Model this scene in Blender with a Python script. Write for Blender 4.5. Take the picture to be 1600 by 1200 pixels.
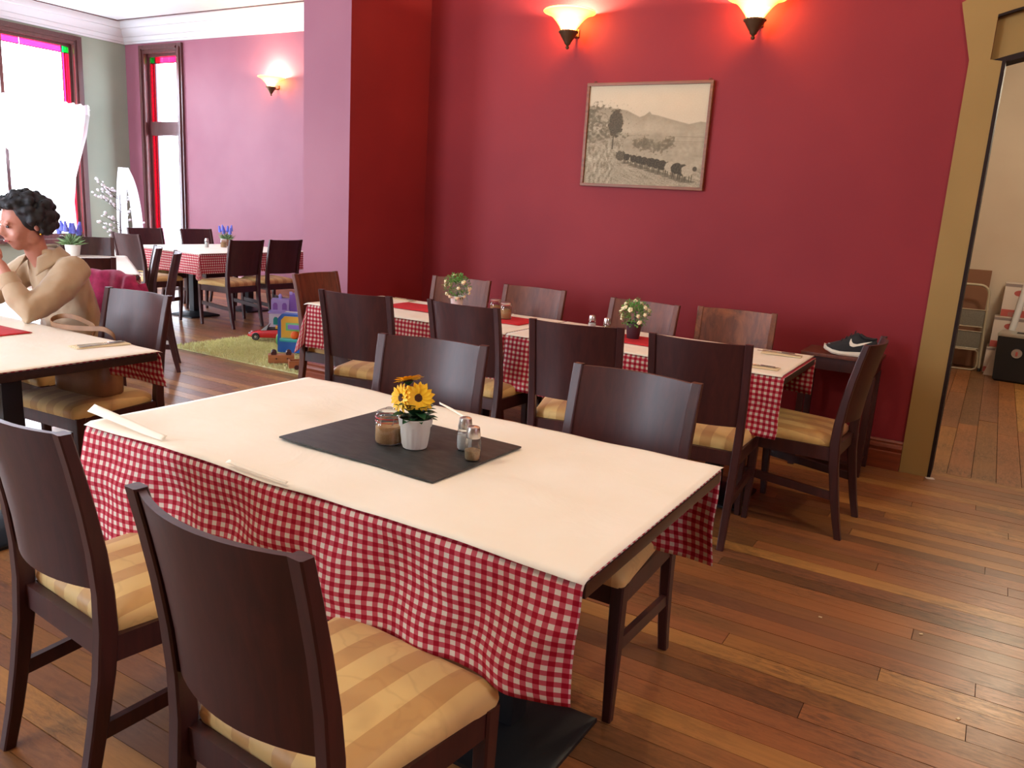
import bpy, bmesh, math, random
from mathutils import Vector, Matrix, noise
random.seed(7)
for o in list(bpy.data.objects): bpy.data.objects.remove(o)
SC = bpy.context.scene
COL = SC.collection
PI = math.pi
R = math.radians

# ------------------------------------------------------------------ camera
cam_d = bpy.data.cameras.new('camera'); cam = bpy.data.objects.new('camera', cam_d); COL.objects.link(cam)
YAW, PITCH, ROLL, CAMH, FPX = R(-30.489), R(12.506), R(3.512), 1.4169, 1246.8
_f = Vector((math.sin(YAW)*math.cos(PITCH), math.cos(YAW)*math.cos(PITCH), -math.sin(PITCH)))
_r = Vector((math.cos(YAW), -math.sin(YAW), 0)); _u = _r.cross(_f)
_r2 = math.cos(ROLL)*_r + math.sin(ROLL)*_u; _u2 = -math.sin(ROLL)*_r + math.cos(ROLL)*_u
m4 = Matrix((_r2, _u2, -_f)).transposed().to_4x4(); m4.translation = (0, 0, CAMH)
cam.matrix_world = m4
cam_d.sensor_width = 36; cam_d.lens = FPX/1600*36; cam_d.clip_end = 200; cam_d.clip_start = .02
SC.camera = cam

# ------------------------------------------------------------------ sky, windows, exposure
W = bpy.data.worlds.new('sky'); SC.world = W; W.use_nodes = True
bg = W.node_tree.nodes['Background']; bg.inputs[0].default_value = (.80, .90, 1.0, 1); bg.inputs[1].default_value = 38.0
SC.view_settings.view_transform = 'Standard'; SC.view_settings.look = 'None'
SC.view_settings.gamma = 1; SC.view_settings.use_curve_mapping = False
SC.view_settings.exposure = 0.05
SC.cycles.use_denoising = True
SC.cycles.max_bounces = 8; SC.cycles.diffuse_bounces = 5; SC.cycles.glossy_bounces = 3; SC.cycles.transparent_max_bounces = 12
SC.cycles.sample_clamp_indirect = 6.0
SC.cycles.caustics_reflective = False; SC.cycles.caustics_refractive = False
# window openings: (wall, a0, a1, z0, z1)
XL, YF, YB, ZC = -11.93, 8.0, 5.20, 3.74          # left wall, far room wall, red wall, ceiling
XR, YN = 3.2, -3.2                                 # right wall and wall behind the camera
WIN_L = [(5.15, 7.18, .55, 3.33), (1.4, 3.6, .55, 3.33)]
WIN_F = [(-11.45, -10.68, .35, 3.33)]
WIN_ADDED = [(.5, 1.2, 1.7, 2.9)]  # added opening out of view, lets daylight reach the pier's red side
WIN_N = [(-9.5, -7.4, .55, 3.33), (-5.9, -4.4, .55, 3.33)]
def portal(name, loc, rot, sx, sy):
    d = bpy.data.lights.new(name, 'AREA'); d.shape = 'RECTANGLE'; d.size = sx; d.size_y = sy
    d.cycles.is_portal = True
    o = bpy.data.objects.new(name, d); COL.objects.link(o); o.location = loc; o.rotation_euler = rot
for a0, a1, z0, z1 in WIN_L: portal('window_portal', (XL-.2, (a0+a1)/2, (z0+z1)/2), (0, -PI/2, 0), z1-z0, a1-a0)
for a0, a1, z0, z1 in WIN_F: portal('window_portal', ((a0+a1)/2, YF+.2, (z0+z1)/2), (-PI/2, 0, 0), a1-a0, z1-z0)
for a0, a1, z0, z1 in WIN_ADDED: portal('window_portal', (XR+.2, (a0+a1)/2, (z0+z1)/2), (0, PI/2, 0), z1-z0, a1-a0)
for a0, a1, z0, z1 in WIN_N: portal('window_portal', ((a0+a1)/2, YN-.2, (z0+z1)/2), (PI/2, 0, 0), a1-a0, z1-z0)

# ------------------------------------------------------------------ materials
def lin(c):
    return tuple(((v/255)/12.92 if v/255 <= .04045 else ((v/255+.055)/1.055)**2.4) for v in c)+(1,)
class NT:
    def __init__(s, name):
        s.m = bpy.data.materials.new(name); s.m.use_nodes = True; s.t = s.m.node_tree
        s.b = s.t.nodes['Principled BSDF']; s.out = s.t.nodes['Material Output']
    def n(s, typ, **kw):
        x = s.t.nodes.new(typ)
        for k, v in kw.items():
            if k.startswith('i_'): x.inputs[int(k[2:])].default_value = v
            else: setattr(x, k, v)
        return x
    def l(s, a, b): s.t.links.new(a, b)
    def p(s, **kw):
        nm = dict(base='Base Color', rough='Roughness', metal='Metallic', spec='Specular IOR Level', trans='Transmission Weight',
                  coat='Coat Weight', sheen='Sheen Weight', emit='Emission Color', estr='Emission Strength', sss='Subsurface Weight', alpha='Alpha')
        for k, v in kw.items(): s.b.inputs[nm[k]].default_value = v
        return s
    def math(s, op, a, b=None):
        x = s.n('ShaderNodeMath', operation=op)
        for i, v in enumerate((a, b)):
            if v is None: continue
            if isinstance(v, (int, float)): x.inputs[i].default_value = v
            else: s.l(v, x.inputs[i])
        return x.outputs[0]
    def mix(s, f, a, b, typ='MIX'):
        x = s.n('ShaderNodeMix', data_type='RGBA', blend_type=typ)
        for i, v in ((0, f), (6, a), (7, b)):
            if isinstance(v, (int, float, tuple)): x.inputs[i].default_value = v
            else: s.l(v, x.inputs[i])
        return x.outputs[2]
    def noise(s, vec, scale, detail=4, rough=.55, dist=0):
        x = s.n('ShaderNodeTexNoise'); x.inputs['Scale'].default_value = scale; x.inputs['Detail'].default_value = detail
        x.inputs['Roughness'].default_value = rough; x.inputs['Distortion'].default_value = dist
        if vec is not None: s.l(vec, x.inputs['Vector'])
        return x.outputs[0]
    def ramp(s, f, pts):
        x = s.n('ShaderNodeValToRGB'); e = x.color_ramp.elements
        while len(e) < len(pts): e.new(.5)
        for q, (pos, c) in zip(e, pts): q.position = pos; q.color = c
        s.l(f, x.inputs[0]); return x.outputs[0]
    def bump(s, h, strength=.3, dist=.01):
        x = s.n('ShaderNodeBump'); x.inputs['Strength'].default_value = strength; x.inputs['Distance'].default_value = dist
        s.l(h, x.inputs['Height']); s.l(x.outputs[0], s.b.inputs['Normal'])
    def map(s, src, scale, loc=None):
        x = s.n('ShaderNodeMapping'); x.inputs['Scale'].default_value = scale; s.l(src, x.inputs['Vector'])
        if loc is not None: s.l(loc, x.inputs['Location'])
        return x.outputs[0]
    def obj(s): return s.n('ShaderNodeTexCoord').outputs['Object']
    def pos(s): return s.n('ShaderNodeNewGeometry').outputs['Position']
    def orand(s): return s.n('ShaderNodeObjectInfo').outputs['Random']
def plain(name, c, rough=.5, **kw):
    k = NT(name); k.p(base=lin(c), rough=rough, **kw); return k.m
def g(v): return (v, v, v, 1)

def paint(name, c, c2, rough=.5, bump=.12):
    k = NT(name); P_ = k.pos()
    big = k.noise(P_, .9, 3); k.l(k.mix(k.ramp(big, [(.35, g(0)), (.65, g(1))]), lin(c), lin(c2)), k.b.inputs['Base Color'])
    k.p(rough=rough, spec=.2); k.bump(k.noise(P_, 45, 3), bump, .004); return k.m
def wood(name, dark, light, rough=.3, axis='z', sc=1., coat=.2, blotch=0.):
    k = NT(name); o = k.obj()
    s = dict(x=(3, 40, 40), y=(40, 3, 40), z=(40, 40, 3))[axis]
    off = k.n('ShaderNodeCombineXYZ'); k.l(k.math('MULTIPLY', k.orand(), 37.), off.inputs[0]); k.l(k.math('MULTIPLY', k.orand(), 11.), off.inputs[2])
    v = k.map(o, tuple(q*sc for q in s), off.outputs[0])
    n1 = k.noise(v, 1.0, 5, .6, .6)
    c = k.ramp(n1, [(.3, lin(dark)), (.7, lin(light))])
    if blotch:
        b = k.noise(k.map(o, (7, 7, 4), off.outputs[0]), 1.0, 6, .7, 1.)
        c = k.mix(k.ramp(b, [(.45, g(0)), (.62, g(blotch))]), c, lin((150, 88, 52)))
    k.l(c, k.b.inputs['Base Color']); k.p(rough=rough, coat=coat)
    k.b.inputs['Coat Roughness'].default_value = .3
    k.bump(n1, .02, .001); return k.m
M = {}
M['red'] = paint('red_paint', (140, 43, 47), (129, 37, 43), .6)
M['mauve'] = paint('mauve_wall', (148, 94, 108), (139, 84, 100), .5)  # paler mauve tone for the far wall and pier, bar its red side
M['sage'] = paint('sage_paint', (150, 156, 138), (140, 148, 132), .5)
M['olive'] = paint('olive_paint', (158, 126, 74), (146, 116, 66), .55)
M['cream'] = paint('cream_paint', (206, 192, 174), (194, 178, 160), .6)
M['ceil'] = paint('ceiling_white', (206, 206, 206), (200, 200, 200), .7)
M['white'] = plain('white_gloss_trim', (200, 198, 200), .45)
M['chair'] = wood('mahogany', (48, 19, 19), (68, 29, 25), .45, coat=.05)
M['chair_worn'] = wood('mahogany_worn', (84, 42, 30), (116, 62, 42), .5, coat=0.)
M['chair_scuff'] = wood('mahogany_scuffed', (84, 44, 30), (116, 64, 42), .5, coat=0., blotch=.7)
M['tabletop'] = wood('table_edge_wood', (38, 22, 18), (58, 34, 26), .35, 'x')
M['skirting'] = wood('stained_skirting', (104, 44, 24), (134, 62, 34), .3, 'x')
M['darktrim'] = wood('dark_window_wood', (66, 34, 34), (92, 52, 50), .3)
M['doorframe'] = plain('dark_door_frame', (34, 18, 14), .65, spec=.2)
M['black'] = plain('black_metal', (22, 24, 28), .45)
M['toywood'] = wood('toy_wood', (140, 82, 44), (170, 104, 58), .45, 'x')
M['chrome'] = plain('brushed_steel', (205, 200, 192), .28, metal=1.)
M['brass'] = plain('aged_bronze', (92, 66, 44), .5, metal=.6)

def floor_mat(name, ax):
    k = NT(name); P_ = k.pos()
    isl = k.n('ShaderNodeNewGeometry').outputs['Random Per Island']
    seed = k.math('ADD', k.math('MULTIPLY', k.orand(), 91.7), k.math('MULTIPLY', isl, 57.3))
    wn = k.n('ShaderNodeTexWhiteNoise', noise_dimensions='1D'); k.l(seed, wn.inputs['W']); rnd = wn.outputs['Value']
    off = k.n('ShaderNodeCombineXYZ'); k.l(k.math('MULTIPLY', rnd, 50.), off.inputs[0]); k.l(k.math('MULTIPLY', rnd, 23.), off.inputs[1])
    v = k.map(P_, (2.2, 45, 1) if ax == 'x' else (45, 2.2, 1), off.outputs[0])
    grain = k.noise(v, 1., 6, .62, .5)
    base = k.ramp(rnd, [(0., lin((110, 74, 46))), (.2, lin((140, 94, 52))), (.4, lin((154, 98, 58))), (.58, lin((124, 82, 56))), (.8, lin((162, 112, 60))), (1., lin((178, 130, 72)))])
    c = k.mix(.4, base, k.ramp(grain, [(.25, g(.30)), (.75, g(.78))]), 'OVERLAY')
    wear = k.noise(k.map(P_, (1.2, 2.4, 1)), 1.2, 3, .5)
    fine = k.noise(k.map(P_, (9, 38, 1) if ax == 'x' else (38, 9, 1)), 1.6, 6, .75, .8)
    d = k.math('MULTIPLY', k.ramp(wear, [(.38, g(0)), (.62, g(1))]), k.ramp(fine, [(.42, g(0)), (.62, g(1))]))
    c = k.mix(k.math('MULTIPLY', d, .62), c, lin((44, 30, 26)))
    k.l(c, k.b.inputs['Base Color'])
    k.l(k.math('ADD', k.math('MULTIPLY', fine, .22), .22), k.b.inputs['Roughness'])
    k.bump(grain, .08, .002); return k.m
M['plank'] = floor_mat('floor_boards', 'x'); M['plank2'] = floor_mat('store_floor_boards', 'y')
M['subfloor'] = plain('dark_subfloor', (28, 16, 12), .8)

def gingham():
    k = NT('red_gingham'); uv = k.n('ShaderNodeUVMap').outputs[0]
    sep = k.n('ShaderNodeSeparateXYZ'); k.l(uv, sep.inputs[0])
    def st(o):
        f = k.math('FRACT', k.math('DIVIDE', o, .0262)); return k.math('GREATER_THAN', f, .5)
    a, b = st(sep.outputs[0]), st(sep.outputs[1]); s = k.math('MULTIPLY', k.math('ADD', a, b), .5)
    c = k.ramp(s, [(0., lin((226, 214, 200))), (.5, lin((196, 84, 96))), (1., lin((160, 14, 40)))])
    c.node.color_ramp.interpolation = 'CONSTANT'
    e = c.node.color_ramp.elements; e[1].position = .25; e[2].position = .75
    k.l(c, k.b.inputs['Base Color']); k.p(rough=.8, spec=.2)
    w = k.noise(k.map(uv, (900, 900, 1)), 1., 2); k.bump(w, .08, .001); return k.m
M['gingham'] = gingham()
def paper():
    k = NT('table_paper'); P_ = k.pos()
    n = k.noise(P_, 2.5, 4, .6); c = k.ramp(n, [(.3, lin((244, 236, 216))), (.7, lin((249, 243, 228)))])
    k.l(c, k.b.inputs['Base Color']); k.p(rough=.6, spec=.3); k.bump(k.noise(P_, 5, 4, .6, .8), .28, .012); return k.m
M['paper'] = paper()
def seatmat():
    k = NT('striped_seat_fabric'); o = k.obj(); sep = k.n('ShaderNodeSeparateXYZ'); k.l(o, sep.inputs[0])
    f = k.math('FRACT', k.math('ADD', k.math('DIVIDE', sep.outputs[0], .112), .3))
    s = k.math('GREATER_THAN', f, .55)
    ro = k.n('ShaderNodeCombineXYZ'); k.l(k.math('MULTIPLY', k.orand(), 30.), ro.inputs[0])
    st = k.noise(k.map(o, (5, 5, 5), ro.outputs[0]), 1., 3, .5, .3)
    c = k.mix(s, lin((222, 188, 118)), lin((198, 154, 90)))
    ring = k.ramp(st, [(.48, g(0)), (.5, g(.16)), (.52, g(0)), (.60, g(.0)), (.75, g(.35))])
    c = k.mix(ring, c, lin((150, 104, 58)))
    k.l(c, k.b.inputs['Base Color'])
    k.l(k.math('SUBTRACT', .62, k.math('MULTIPLY', s, .12)), k.b.inputs['Roughness']); k.p(sheen=.15)
    k.bump(k.noise(k.map(o, (300, 300, 300)), 1., 2), .08, .001); return k.m
M['seat'] = seatmat()
def glass(name, tint=(1, 1, 1, 1), gl=.12):
    k = NT(name); k.t.nodes.remove(k.b)
    lw = k.n('ShaderNodeLayerWeight'); lw.inputs[0].default_value = .35
    tr = k.n('ShaderNodeBsdfTransparent'); tr.inputs[0].default_value = tint
    gs = k.n('ShaderNodeBsdfGlossy'); gs.inputs['Roughness'].default_value = .05
    mx = k.n('ShaderNodeMixShader')
    k.l(k.math('ADD', k.math('MULTIPLY', lw.outputs['Fresnel'], .55), gl*.3), mx.inputs[0])
    k.l(tr.outputs[0], mx.inputs[1]); k.l(gs.outputs[0], mx.inputs[2]); k.l(mx.outputs[0], k.out.inputs[0]); return k.m
M['glass'] = glass('clear_glass', (.93, .96, .96, 1)); M['pane'] = glass('window_pane', (.97, .98, 1, 1), .05)
M['redglass'] = glass('red_stained_glass', (.85, .06, .16, 1), .05); M['greenglass'] = glass('green_stained_glass', (.01, .5, .12, 1), .05)
def sheer():
    k = NT('sheer_curtain'); k.t.nodes.remove(k.b)
    tl = k.n('ShaderNodeBsdfTranslucent'); tl.inputs[0].default_value = (.9, .92, .95, 1)
    df = k.n('ShaderNodeBsdfDiffuse'); df.inputs[0].default_value = (.9, .92, .95, 1)
    tr = k.n('ShaderNodeBsdfTransparent')
    a = k.n('ShaderNodeMixShader'); a.inputs[0].default_value = .45; k.l(tl.outputs[0], a.inputs[1]); k.l(df.outputs[0], a.inputs[2])
    b = k.n('ShaderNodeMixShader'); b.inputs[0].default_value = .3; k.l(a.outputs[0], b.inputs[1]); k.l(tr.outputs[0], b.inputs[2])
    k.l(b.outputs[0], k.out.inputs[0]); return k.m
M['sheer'] = sheer()
def shade():
    k = NT('lit_amber_glass_shade'); k.p(base=lin((255, 214, 150)), rough=.3)
    lw = k.n('ShaderNodeLayerWeight'); lw.inputs[0].default_value = .5
    c = k.ramp(lw.outputs['Facing'], [(.15, (1, .80, .42, 1)), (.75, (1, .42, .07, 1))])
    k.l(c, k.b.inputs['Emission Color']); k.p(estr=3.2)
    tr = k.n('ShaderNodeBsdfTransparent'); tr.inputs[0].default_value = (1, .74, .42, 1)
    mx = k.n('ShaderNodeMixShader'); mx.inputs[0].default_value = .62
    k.l(tr.outputs[0], mx.inputs[1]); k.l(k.b.outputs[0], mx.inputs[2]); k.l(mx.outputs[0], k.out.inputs[0]); return k.m
M['shade'] = shade()
def fabric(name, c, c2, sc=18, rough=.85, bump=.25, sheen=.3):
    k = NT(name); o = k.obj(); n = k.noise(o, sc, 5, .6)
    k.l(k.ramp(n, [(.3, lin(c)), (.7, lin(c2))]), k.b.inputs['Base Color']); k.p(rough=rough, sheen=sheen)
    k.bump(k.noise(o, sc*12, 3), bump, .002); return k.m
M['magenta'] = fabric('magenta_knit', (136, 20, 66), (176, 38, 92), 30, .95, .6, .1)
M['tan'] = fabric('tan_cotton', (172, 148, 116), (186, 162, 130), 6, .8, .12)
M['trouser'] = fabric('dark_trousers', (34, 42, 52), (46, 54, 64), 20)
M['skin'] = fabric('skin', (178, 118, 100), (192, 134, 114), 12, .5, .05, .0)
M['lip'] = plain('lips', (150, 62, 62), .4)
M['hair'] = fabric('dark_hair', (10, 12, 17), (24, 27, 34), 60, .5, .8, .0)
M['slate'] = None
def slate():
    k = NT('black_slate'); o = k.obj(); n = k.noise(k.map(o, (3, 9, 3)), 4, 6, .7, .5)
    k.l(k.ramp(n, [(.42, lin((36, 36, 36))), (.72, lin((62, 62, 60))), (.84, lin((104, 102, 98)))]), k.b.inputs['Base Color']); k.p(rough=.55)
    k.bump(n, .12, .003); return k.m
M['slate'] = slate()
M['redmat'] = fabric('red_felt', (188, 20, 28), (202, 30, 38), 20, .85, .2, 0.)
M['napkin'] = plain('paper_napkin', (226, 208, 168), .8)
M['leather'] = fabric('brown_leather', (120, 82, 50), (142, 100, 62), 14, .5, .2, 0)
M['potwhite'] = plain('white_plastic_pot', (214, 210, 200), .4)
M['potdark'] = plain('dark_plum_pot', (62, 34, 40), .45)
M['potclay'] = plain('clay_pot', (150, 104, 82), .6)
M['petal'] = fabric('sunflower_petal', (252, 186, 14), (255, 216, 40), 40, .6, .1, 0)
M['seeds'] = fabric('sunflower_disc', (52, 24, 10), (96, 46, 18), 300, .8, .8, 0)
M['leaf'] = fabric('silk_leaf', (14, 52, 30), (34, 84, 44), 40, .5, .1, 0)
M['leaf2'] = fabric('box_leaf', (62, 122, 48), (124, 172, 84), 60, .5, .1, 0)
M['leaf3'] = fabric('lavender_leaf', (92, 128, 84), (134, 160, 108), 60, .6, .1, 0)
M['bloom'] = plain('cream_blossom', (240, 224, 178), .6)
M['lav'] = plain('lavender_bloom', (112, 120, 214), .7)
M['sugar'] = fabric('raw_sugar', (186, 134, 84), (212, 166, 112), 400, .8, .4, 0)
M['salt'] = fabric('salt_grains', (226, 220, 212), (244, 240, 232), 400, .8, .3, 0)
M['pepper'] = fabric('ground_pepper', (150, 120, 84), (186, 154, 112), 400, .85, .4, 0)
M['steel'] = plain('cutlery_steel', (190, 190, 192), .22, metal=1.)
M['rubber'] = plain('red_rubber', (190, 40, 40), .5)
M['rug'] = fabric('green_shag', (206, 206, 138), (232, 230, 176), 60, .95, .3, .1)
M['toyred'] = plain('red_toy_plastic', (205, 30, 36), .25, coat=.4)
M['toyblue'] = plain('blue_toy_plastic', (24, 92, 178), .35)
M['toyyellow'] = plain('yellow_toy_plastic', (226, 176, 50), .4)
M['toyteal'] = plain('teal_toy_plastic', (40, 160, 150), .4)
M['toycream'] = plain('cream_toy_plastic', (228, 226, 200), .4)
M['toygreen'] = plain('green_toy_plastic', (110, 190, 110), .4)
M['toyorange'] = plain('orange_toy_plastic', (232, 104, 30), .4)
M['toypurple'] = plain('purple_toy_plastic', (136, 104, 196), .35)
M['toylilac'] = plain('lilac_toy_plastic', (178, 170, 232), .35)
M['toywhite'] = plain('white_toy_plastic', (222, 226, 240), .35)
M['tyre'] = plain('tyre_rubber', (26, 26, 28), .7)
M['windscreen'] = plain('toy_windscreen', (170, 180, 190), .15)
M['twig'] = plain('dark_twig', (86, 74, 72), .7)
M['bud'] = plain('white_bud', (240, 242, 246), .7)
M['shoeblack'] = fabric('black_mesh_upper', (12, 12, 13), (24, 24, 26), 120, .7, .4, .1)
M['shoewhite'] = plain('white_rubber_sole', (236, 228, 206), .5)
M['laddermetal'] = plain('beige_ladder_tube', (176, 164, 140), .35)
M['ladderstep'] = fabric('grey_step_tread', (104, 100, 92), (126, 122, 112), 80, .8, .4, 0)
M['card'] = plain('brown_cardboard', (132, 92, 70), .85)
M['boxwhite'] = plain('white_carton', (206, 194, 186), .7)
M['boxred'] = plain('carton_red_print', (176, 84, 80), .7)
M['boxgrey'] = plain('carton_grey_print', (140, 126, 124), .7)
M['binblack'] = plain('black_bin_plastic', (20, 22, 26), .5)
M['binsilver'] = plain('silver_bin_lid', (176, 174, 164), .35, metal=.5)
M['tube'] = plain('white_tube', (206, 208, 214), .35)
M['gold'] = plain('gold', (220, 170, 70), .25, metal=1.)
M['eye'] = plain('eye_dark', (30, 22, 20), .2)
M['greyprint'] = plain('grey_emblem', (150, 140, 136), .5)

# ------------------------------------------------------------------ mesh helpers
class MB:
    def __init__(s): s.v = []; s.f = []; s.uv = {}; s.mi = []
    def add(s, vs, fs, mi=0):
        o = len(s.v); s.v += [tuple(v) for v in vs]; s.f += [tuple(i+o for i in f) for f in fs]; s.mi += [mi]*len(fs); return s
    def box(s, c, d, mi=0, mat=None, bev=0):
        if bev:
            bm = bmesh.new(); bmesh.ops.create_cube(bm, size=1); bmesh.ops.scale(bm, vec=d, verts=bm.verts)
            bmesh.ops.bevel(bm, geom=list(bm.edges), offset=bev, segments=2, profile=.7, affect='EDGES')
            vs = [v.co.copy() for v in bm.verts]; bm.verts.index_update(); fs = [[v.index for v in f.verts] for f in bm.faces]; bm.free()
        else:
            vs = [Vector((x*d[0]/2, y*d[1]/2, z*d[2]/2)) for x in (-1, 1) for y in (-1, 1) for z in (-1, 1)]
            fs = [(0, 1, 3, 2), (4, 6, 7, 5), (0, 4, 5, 1), (2, 3, 7, 6), (0, 2, 6, 4), (1, 5, 7, 3)]
        c = Vector(c)
        vs = [(mat @ v if mat else v)+c for v in vs]
        return s.add(vs, fs, mi)
    def bb(s, x0, x1, y0, y1, z0, z1, mi=0, bev=0):
        return s.box(((x0+x1)/2, (y0+y1)/2, (z0+z1)/2), (x1-x0, y1-y0, z1-z0), mi, None, bev)
    def loft(s, rings, cap=True, closed=True, mi=0):
        n = len(rings[0]); vs = [p for r in rings for p in r]; fs = []
        for i in range(len(rings)-1):
            for j in range(n if closed else n-1):
                k = (j+1) % n; fs.append((i*n+j, i*n+k, (i+1)*n+k, (i+1)*n+j))
        if cap: fs.append(tuple(reversed(range(n)))); fs.append(tuple(range((len(rings)-1)*n, len(rings)*n)))
        return s.add(vs, fs, mi)
    def lathe(s, prof, n=24, c=(0, 0, 0), cap=False, mi=0, mat=None):
        rings = []
        for r, z in prof:
            rings.append([((mat @ Vector((r*math.cos(2*PI*k/n), r*math.sin(2*PI*k/n), z))) if mat else Vector((r*math.cos(2*PI*k/n), r*math.sin(2*PI*k/n), z)))+Vector(c) for k in range(n)])
        return s.loft(rings, cap, True, mi)
    def tube(s, pts, rad, n=8, cap=True, mi=0, ell=None):
        pts = [Vector(p) for p in pts]; rad = rad if isinstance(rad, (list, tuple)) else [rad]*len(pts)
        rings = []; up = None
        for i, p in enumerate(pts):
            t = (pts[min(i+1, len(pts)-1)]-pts[max(i-1, 0)]).normalized()
            if up is None: up = Vector((0, 0, 1)) if abs(t.z) < .9 else Vector((0, 1, 0))
            a = t.cross(up)
            if a.length < 1e-4: a = t.cross(Vector((1, 0, 0)))
            a.normalize(); b = a.cross(t).normalized(); up = b
            e = ell if ell else (1, 1)
            rings.append([p+rad[i]*(e[0]*math.cos(2*PI*k/n)*a+e[1]*math.sin(2*PI*k/n)*b) for k in range(n)])
        return s.loft(rings, cap, True, mi)
    def ball(s, c, r, n=12, m=8, mi=0, sc=(1, 1, 1), mat=None):
        c = Vector(c); rings = []
        for i in range(1, m):
            t = PI*i/m
            rings.append([Vector((r*math.sin(t)*math.cos(2*PI*k/n)*sc[0], r*math.sin(t)*math.sin(2*PI*k/n)*sc[1], -r*math.cos(t)*sc[2])) for k in range(n)])
        rings = [[(mat @ p if mat else p)+c for p in q] for q in rings]
        bot = Vector((0, 0, -r*sc[2])); top = Vector((0, 0, r*sc[2]))
        bot = (mat @ bot if mat else bot)+c; top = (mat @ top if mat else top)+c
        o = len(s.v); s.loft(rings, False, True, mi)
        nb = len(s.v); s.v += [tuple(bot), tuple(top)]
        for k in range(n):
            j = (k+1) % n; s.f.append((nb, o+j, o+k)); s.f.append((nb+1, o+(m-2)*n+k, o+(m-2)*n+j)); s.mi += [mi, mi]
        return s
    def prism(s, poly, h, mat, mi=0):
        """poly of (a,b) extruded by h along local z, then mat"""
        n = len(poly); vs = [mat @ Vector((a, b, 0)) for a, b in poly]+[mat @ Vector((a, b, h)) for a, b in poly]
        fs = [tuple(reversed(range(n))), tuple(range(n, 2*n))]+[(i, (i+1) % n, n+(i+1) % n, n+i) for i in range(n)]
        return s.add(vs, fs, mi)
    def grid(s, fn, nu, nv, uvf=None, mi=0):
        vs = []; o = len(s.v)
        for j in range(nv+1):
            for i in range(nu+1):
                vs.append(fn(i/nu, j/nv))
                if uvf: s.uv[o+j*(nu+1)+i] = uvf(i/nu, j/nv)
        fs = [(j*(nu+1)+i, j*(nu+1)+i+1, (j+1)*(nu+1)+i+1, (j+1)*(nu+1)+i) for j in range(nv) for i in range(nu)]
        return s.add(vs, fs, mi)
    def mesh(s, name, mats, smooth=40, merge=0):
        me = bpy.data.meshes.new(name); me.from_pydata([tuple(v) for v in s.v], [], s.f)
        for m in (mats if isinstance(mats, (list, tuple)) else [mats]): me.materials.append(m)
        if any(s.mi): me.polygons.foreach_set('material_index', s.mi)
        if s.uv:
            ul = me.uv_layers.new(name='UVMap')
            for lp in me.loops: ul.data[lp.index].uv = s.uv.get(lp.vertex_index, (0, 0))
        if smooth:
            me.polygons.foreach_set('use_smooth', [True]*len(me.polygons)); me.set_sharp_from_angle(angle=R(smooth))
        me.update(); return me
def fixn(me):
    bm = bmesh.new(); bm.from_mesh(me); bmesh.ops.recalc_face_normals(bm, faces=bm.faces); bm.to_mesh(me); bm.free()
def obj(name, mb, mat, parent=None, smooth=40, fix=True):
    me = mb if isinstance(mb, bpy.types.Mesh) else mb.mesh(name, mat, smooth)
    if fix and not isinstance(mb, bpy.types.Mesh): fixn(me)
    o = bpy.data.objects.new(name, me); COL.objects.link(o)
    if parent: o.parent = parent
    return o
def tag(o, label=None, cat=None, group=None, kind=None):
    if label: o['label'] = label
    if cat: o['category'] = cat
    if group: o['group'] = group
    if kind: o['kind'] = kind
    return o
def empty(name, loc=(0, 0, 0), rz=0, label=None, cat=None, group=None, kind=None):
    o = bpy.data.objects.new(name, None); COL.objects.link(o); o.location = loc; o.rotation_euler = (0, 0, rz); o.empty_display_size = .05
    return tag(o, label, cat, group, kind)
def struct(name, mb, mat, label, smooth=40):
    o = obj(name, mb, mat, None, smooth); return tag(o, label, None, None, 'structure')
def copy_tree(o, parent=None):
    c = o.copy(); COL.objects.link(c); c.parent = parent
    for ch in [q for q in o.children]: copy_tree(ch, c)
    return c
def relabel(o, label, group=None):
    o['label'] = label
    if group: o['group'] = group
    return o
def proj(p):
    d = Vector(p)-Vector((0, 0, CAMH)); z = d.dot(_f)
    if z < .05: return None
    return 800+FPX*d.dot(_r2)/z, 600-FPX*d.dot(_u2)/z, z

# ================================================================== THE SETTING
def holes_wall(mb, axis, t0, t1, a0, a1, z0, z1, holes):
    """box wall with rectangular openings. axis 'x': plane of constant y between t0,t1; 'y': constant x."""
    A = sorted({a0, a1}|{h[0] for h in holes}|{h[1] for h in holes}); Z = sorted({z0, z1}|{h[2] for h in holes}|{h[3] for h in holes})
    for i in range(len(A)-1):
        for j in range(len(Z)-1):
            ca, cz = (A[i]+A[i+1])/2, (Z[j]+Z[j+1])/2
            if any(h[0] < ca < h[1] and h[2] < cz < h[3] for h in holes): continue
            if axis == 'x': mb.bb(A[i], A[i+1], t0, t1, Z[j], Z[j+1])
            else: mb.bb(t0, t1, A[i], A[i+1], Z[j], Z[j+1])
    return mb
PX0, PX1, PY = -4.405, -3.965, 4.322      # pier
DX0, DX1 = -.152, 1.25                    # doorway
struct('wall_left', holes_wall(MB(), 'y', XL-.25, XL, YN-.25, YF+.25, -.06, ZC, WIN_L), M['sage'], 'sage green wall holding the tall curtained window', 0)
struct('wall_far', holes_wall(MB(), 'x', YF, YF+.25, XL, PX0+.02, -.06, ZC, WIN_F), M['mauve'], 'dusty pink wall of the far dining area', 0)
struct('wall_front', holes_wall(MB(), 'x', YN-.25, YN, XL, XR+.25, -.06, ZC, WIN_N), M['cream'], 'cream wall behind the viewer', 0)
struct('wall_right', holes_wall(MB(), 'y', XR, XR+.25, YN, YB+.2, -.06, ZC, WIN_ADDED), M['red'], 'red side wall beyond the doorway', 0)
struct('wall_back', holes_wall(MB(), 'x', YB, YB+.2, PX1-.01, XR, -.06, ZC, [(DX0-.06, DX1+.06, -.06, 2.72)]), M['red'], 'deep red wall with the framed photograph', 0)
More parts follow.
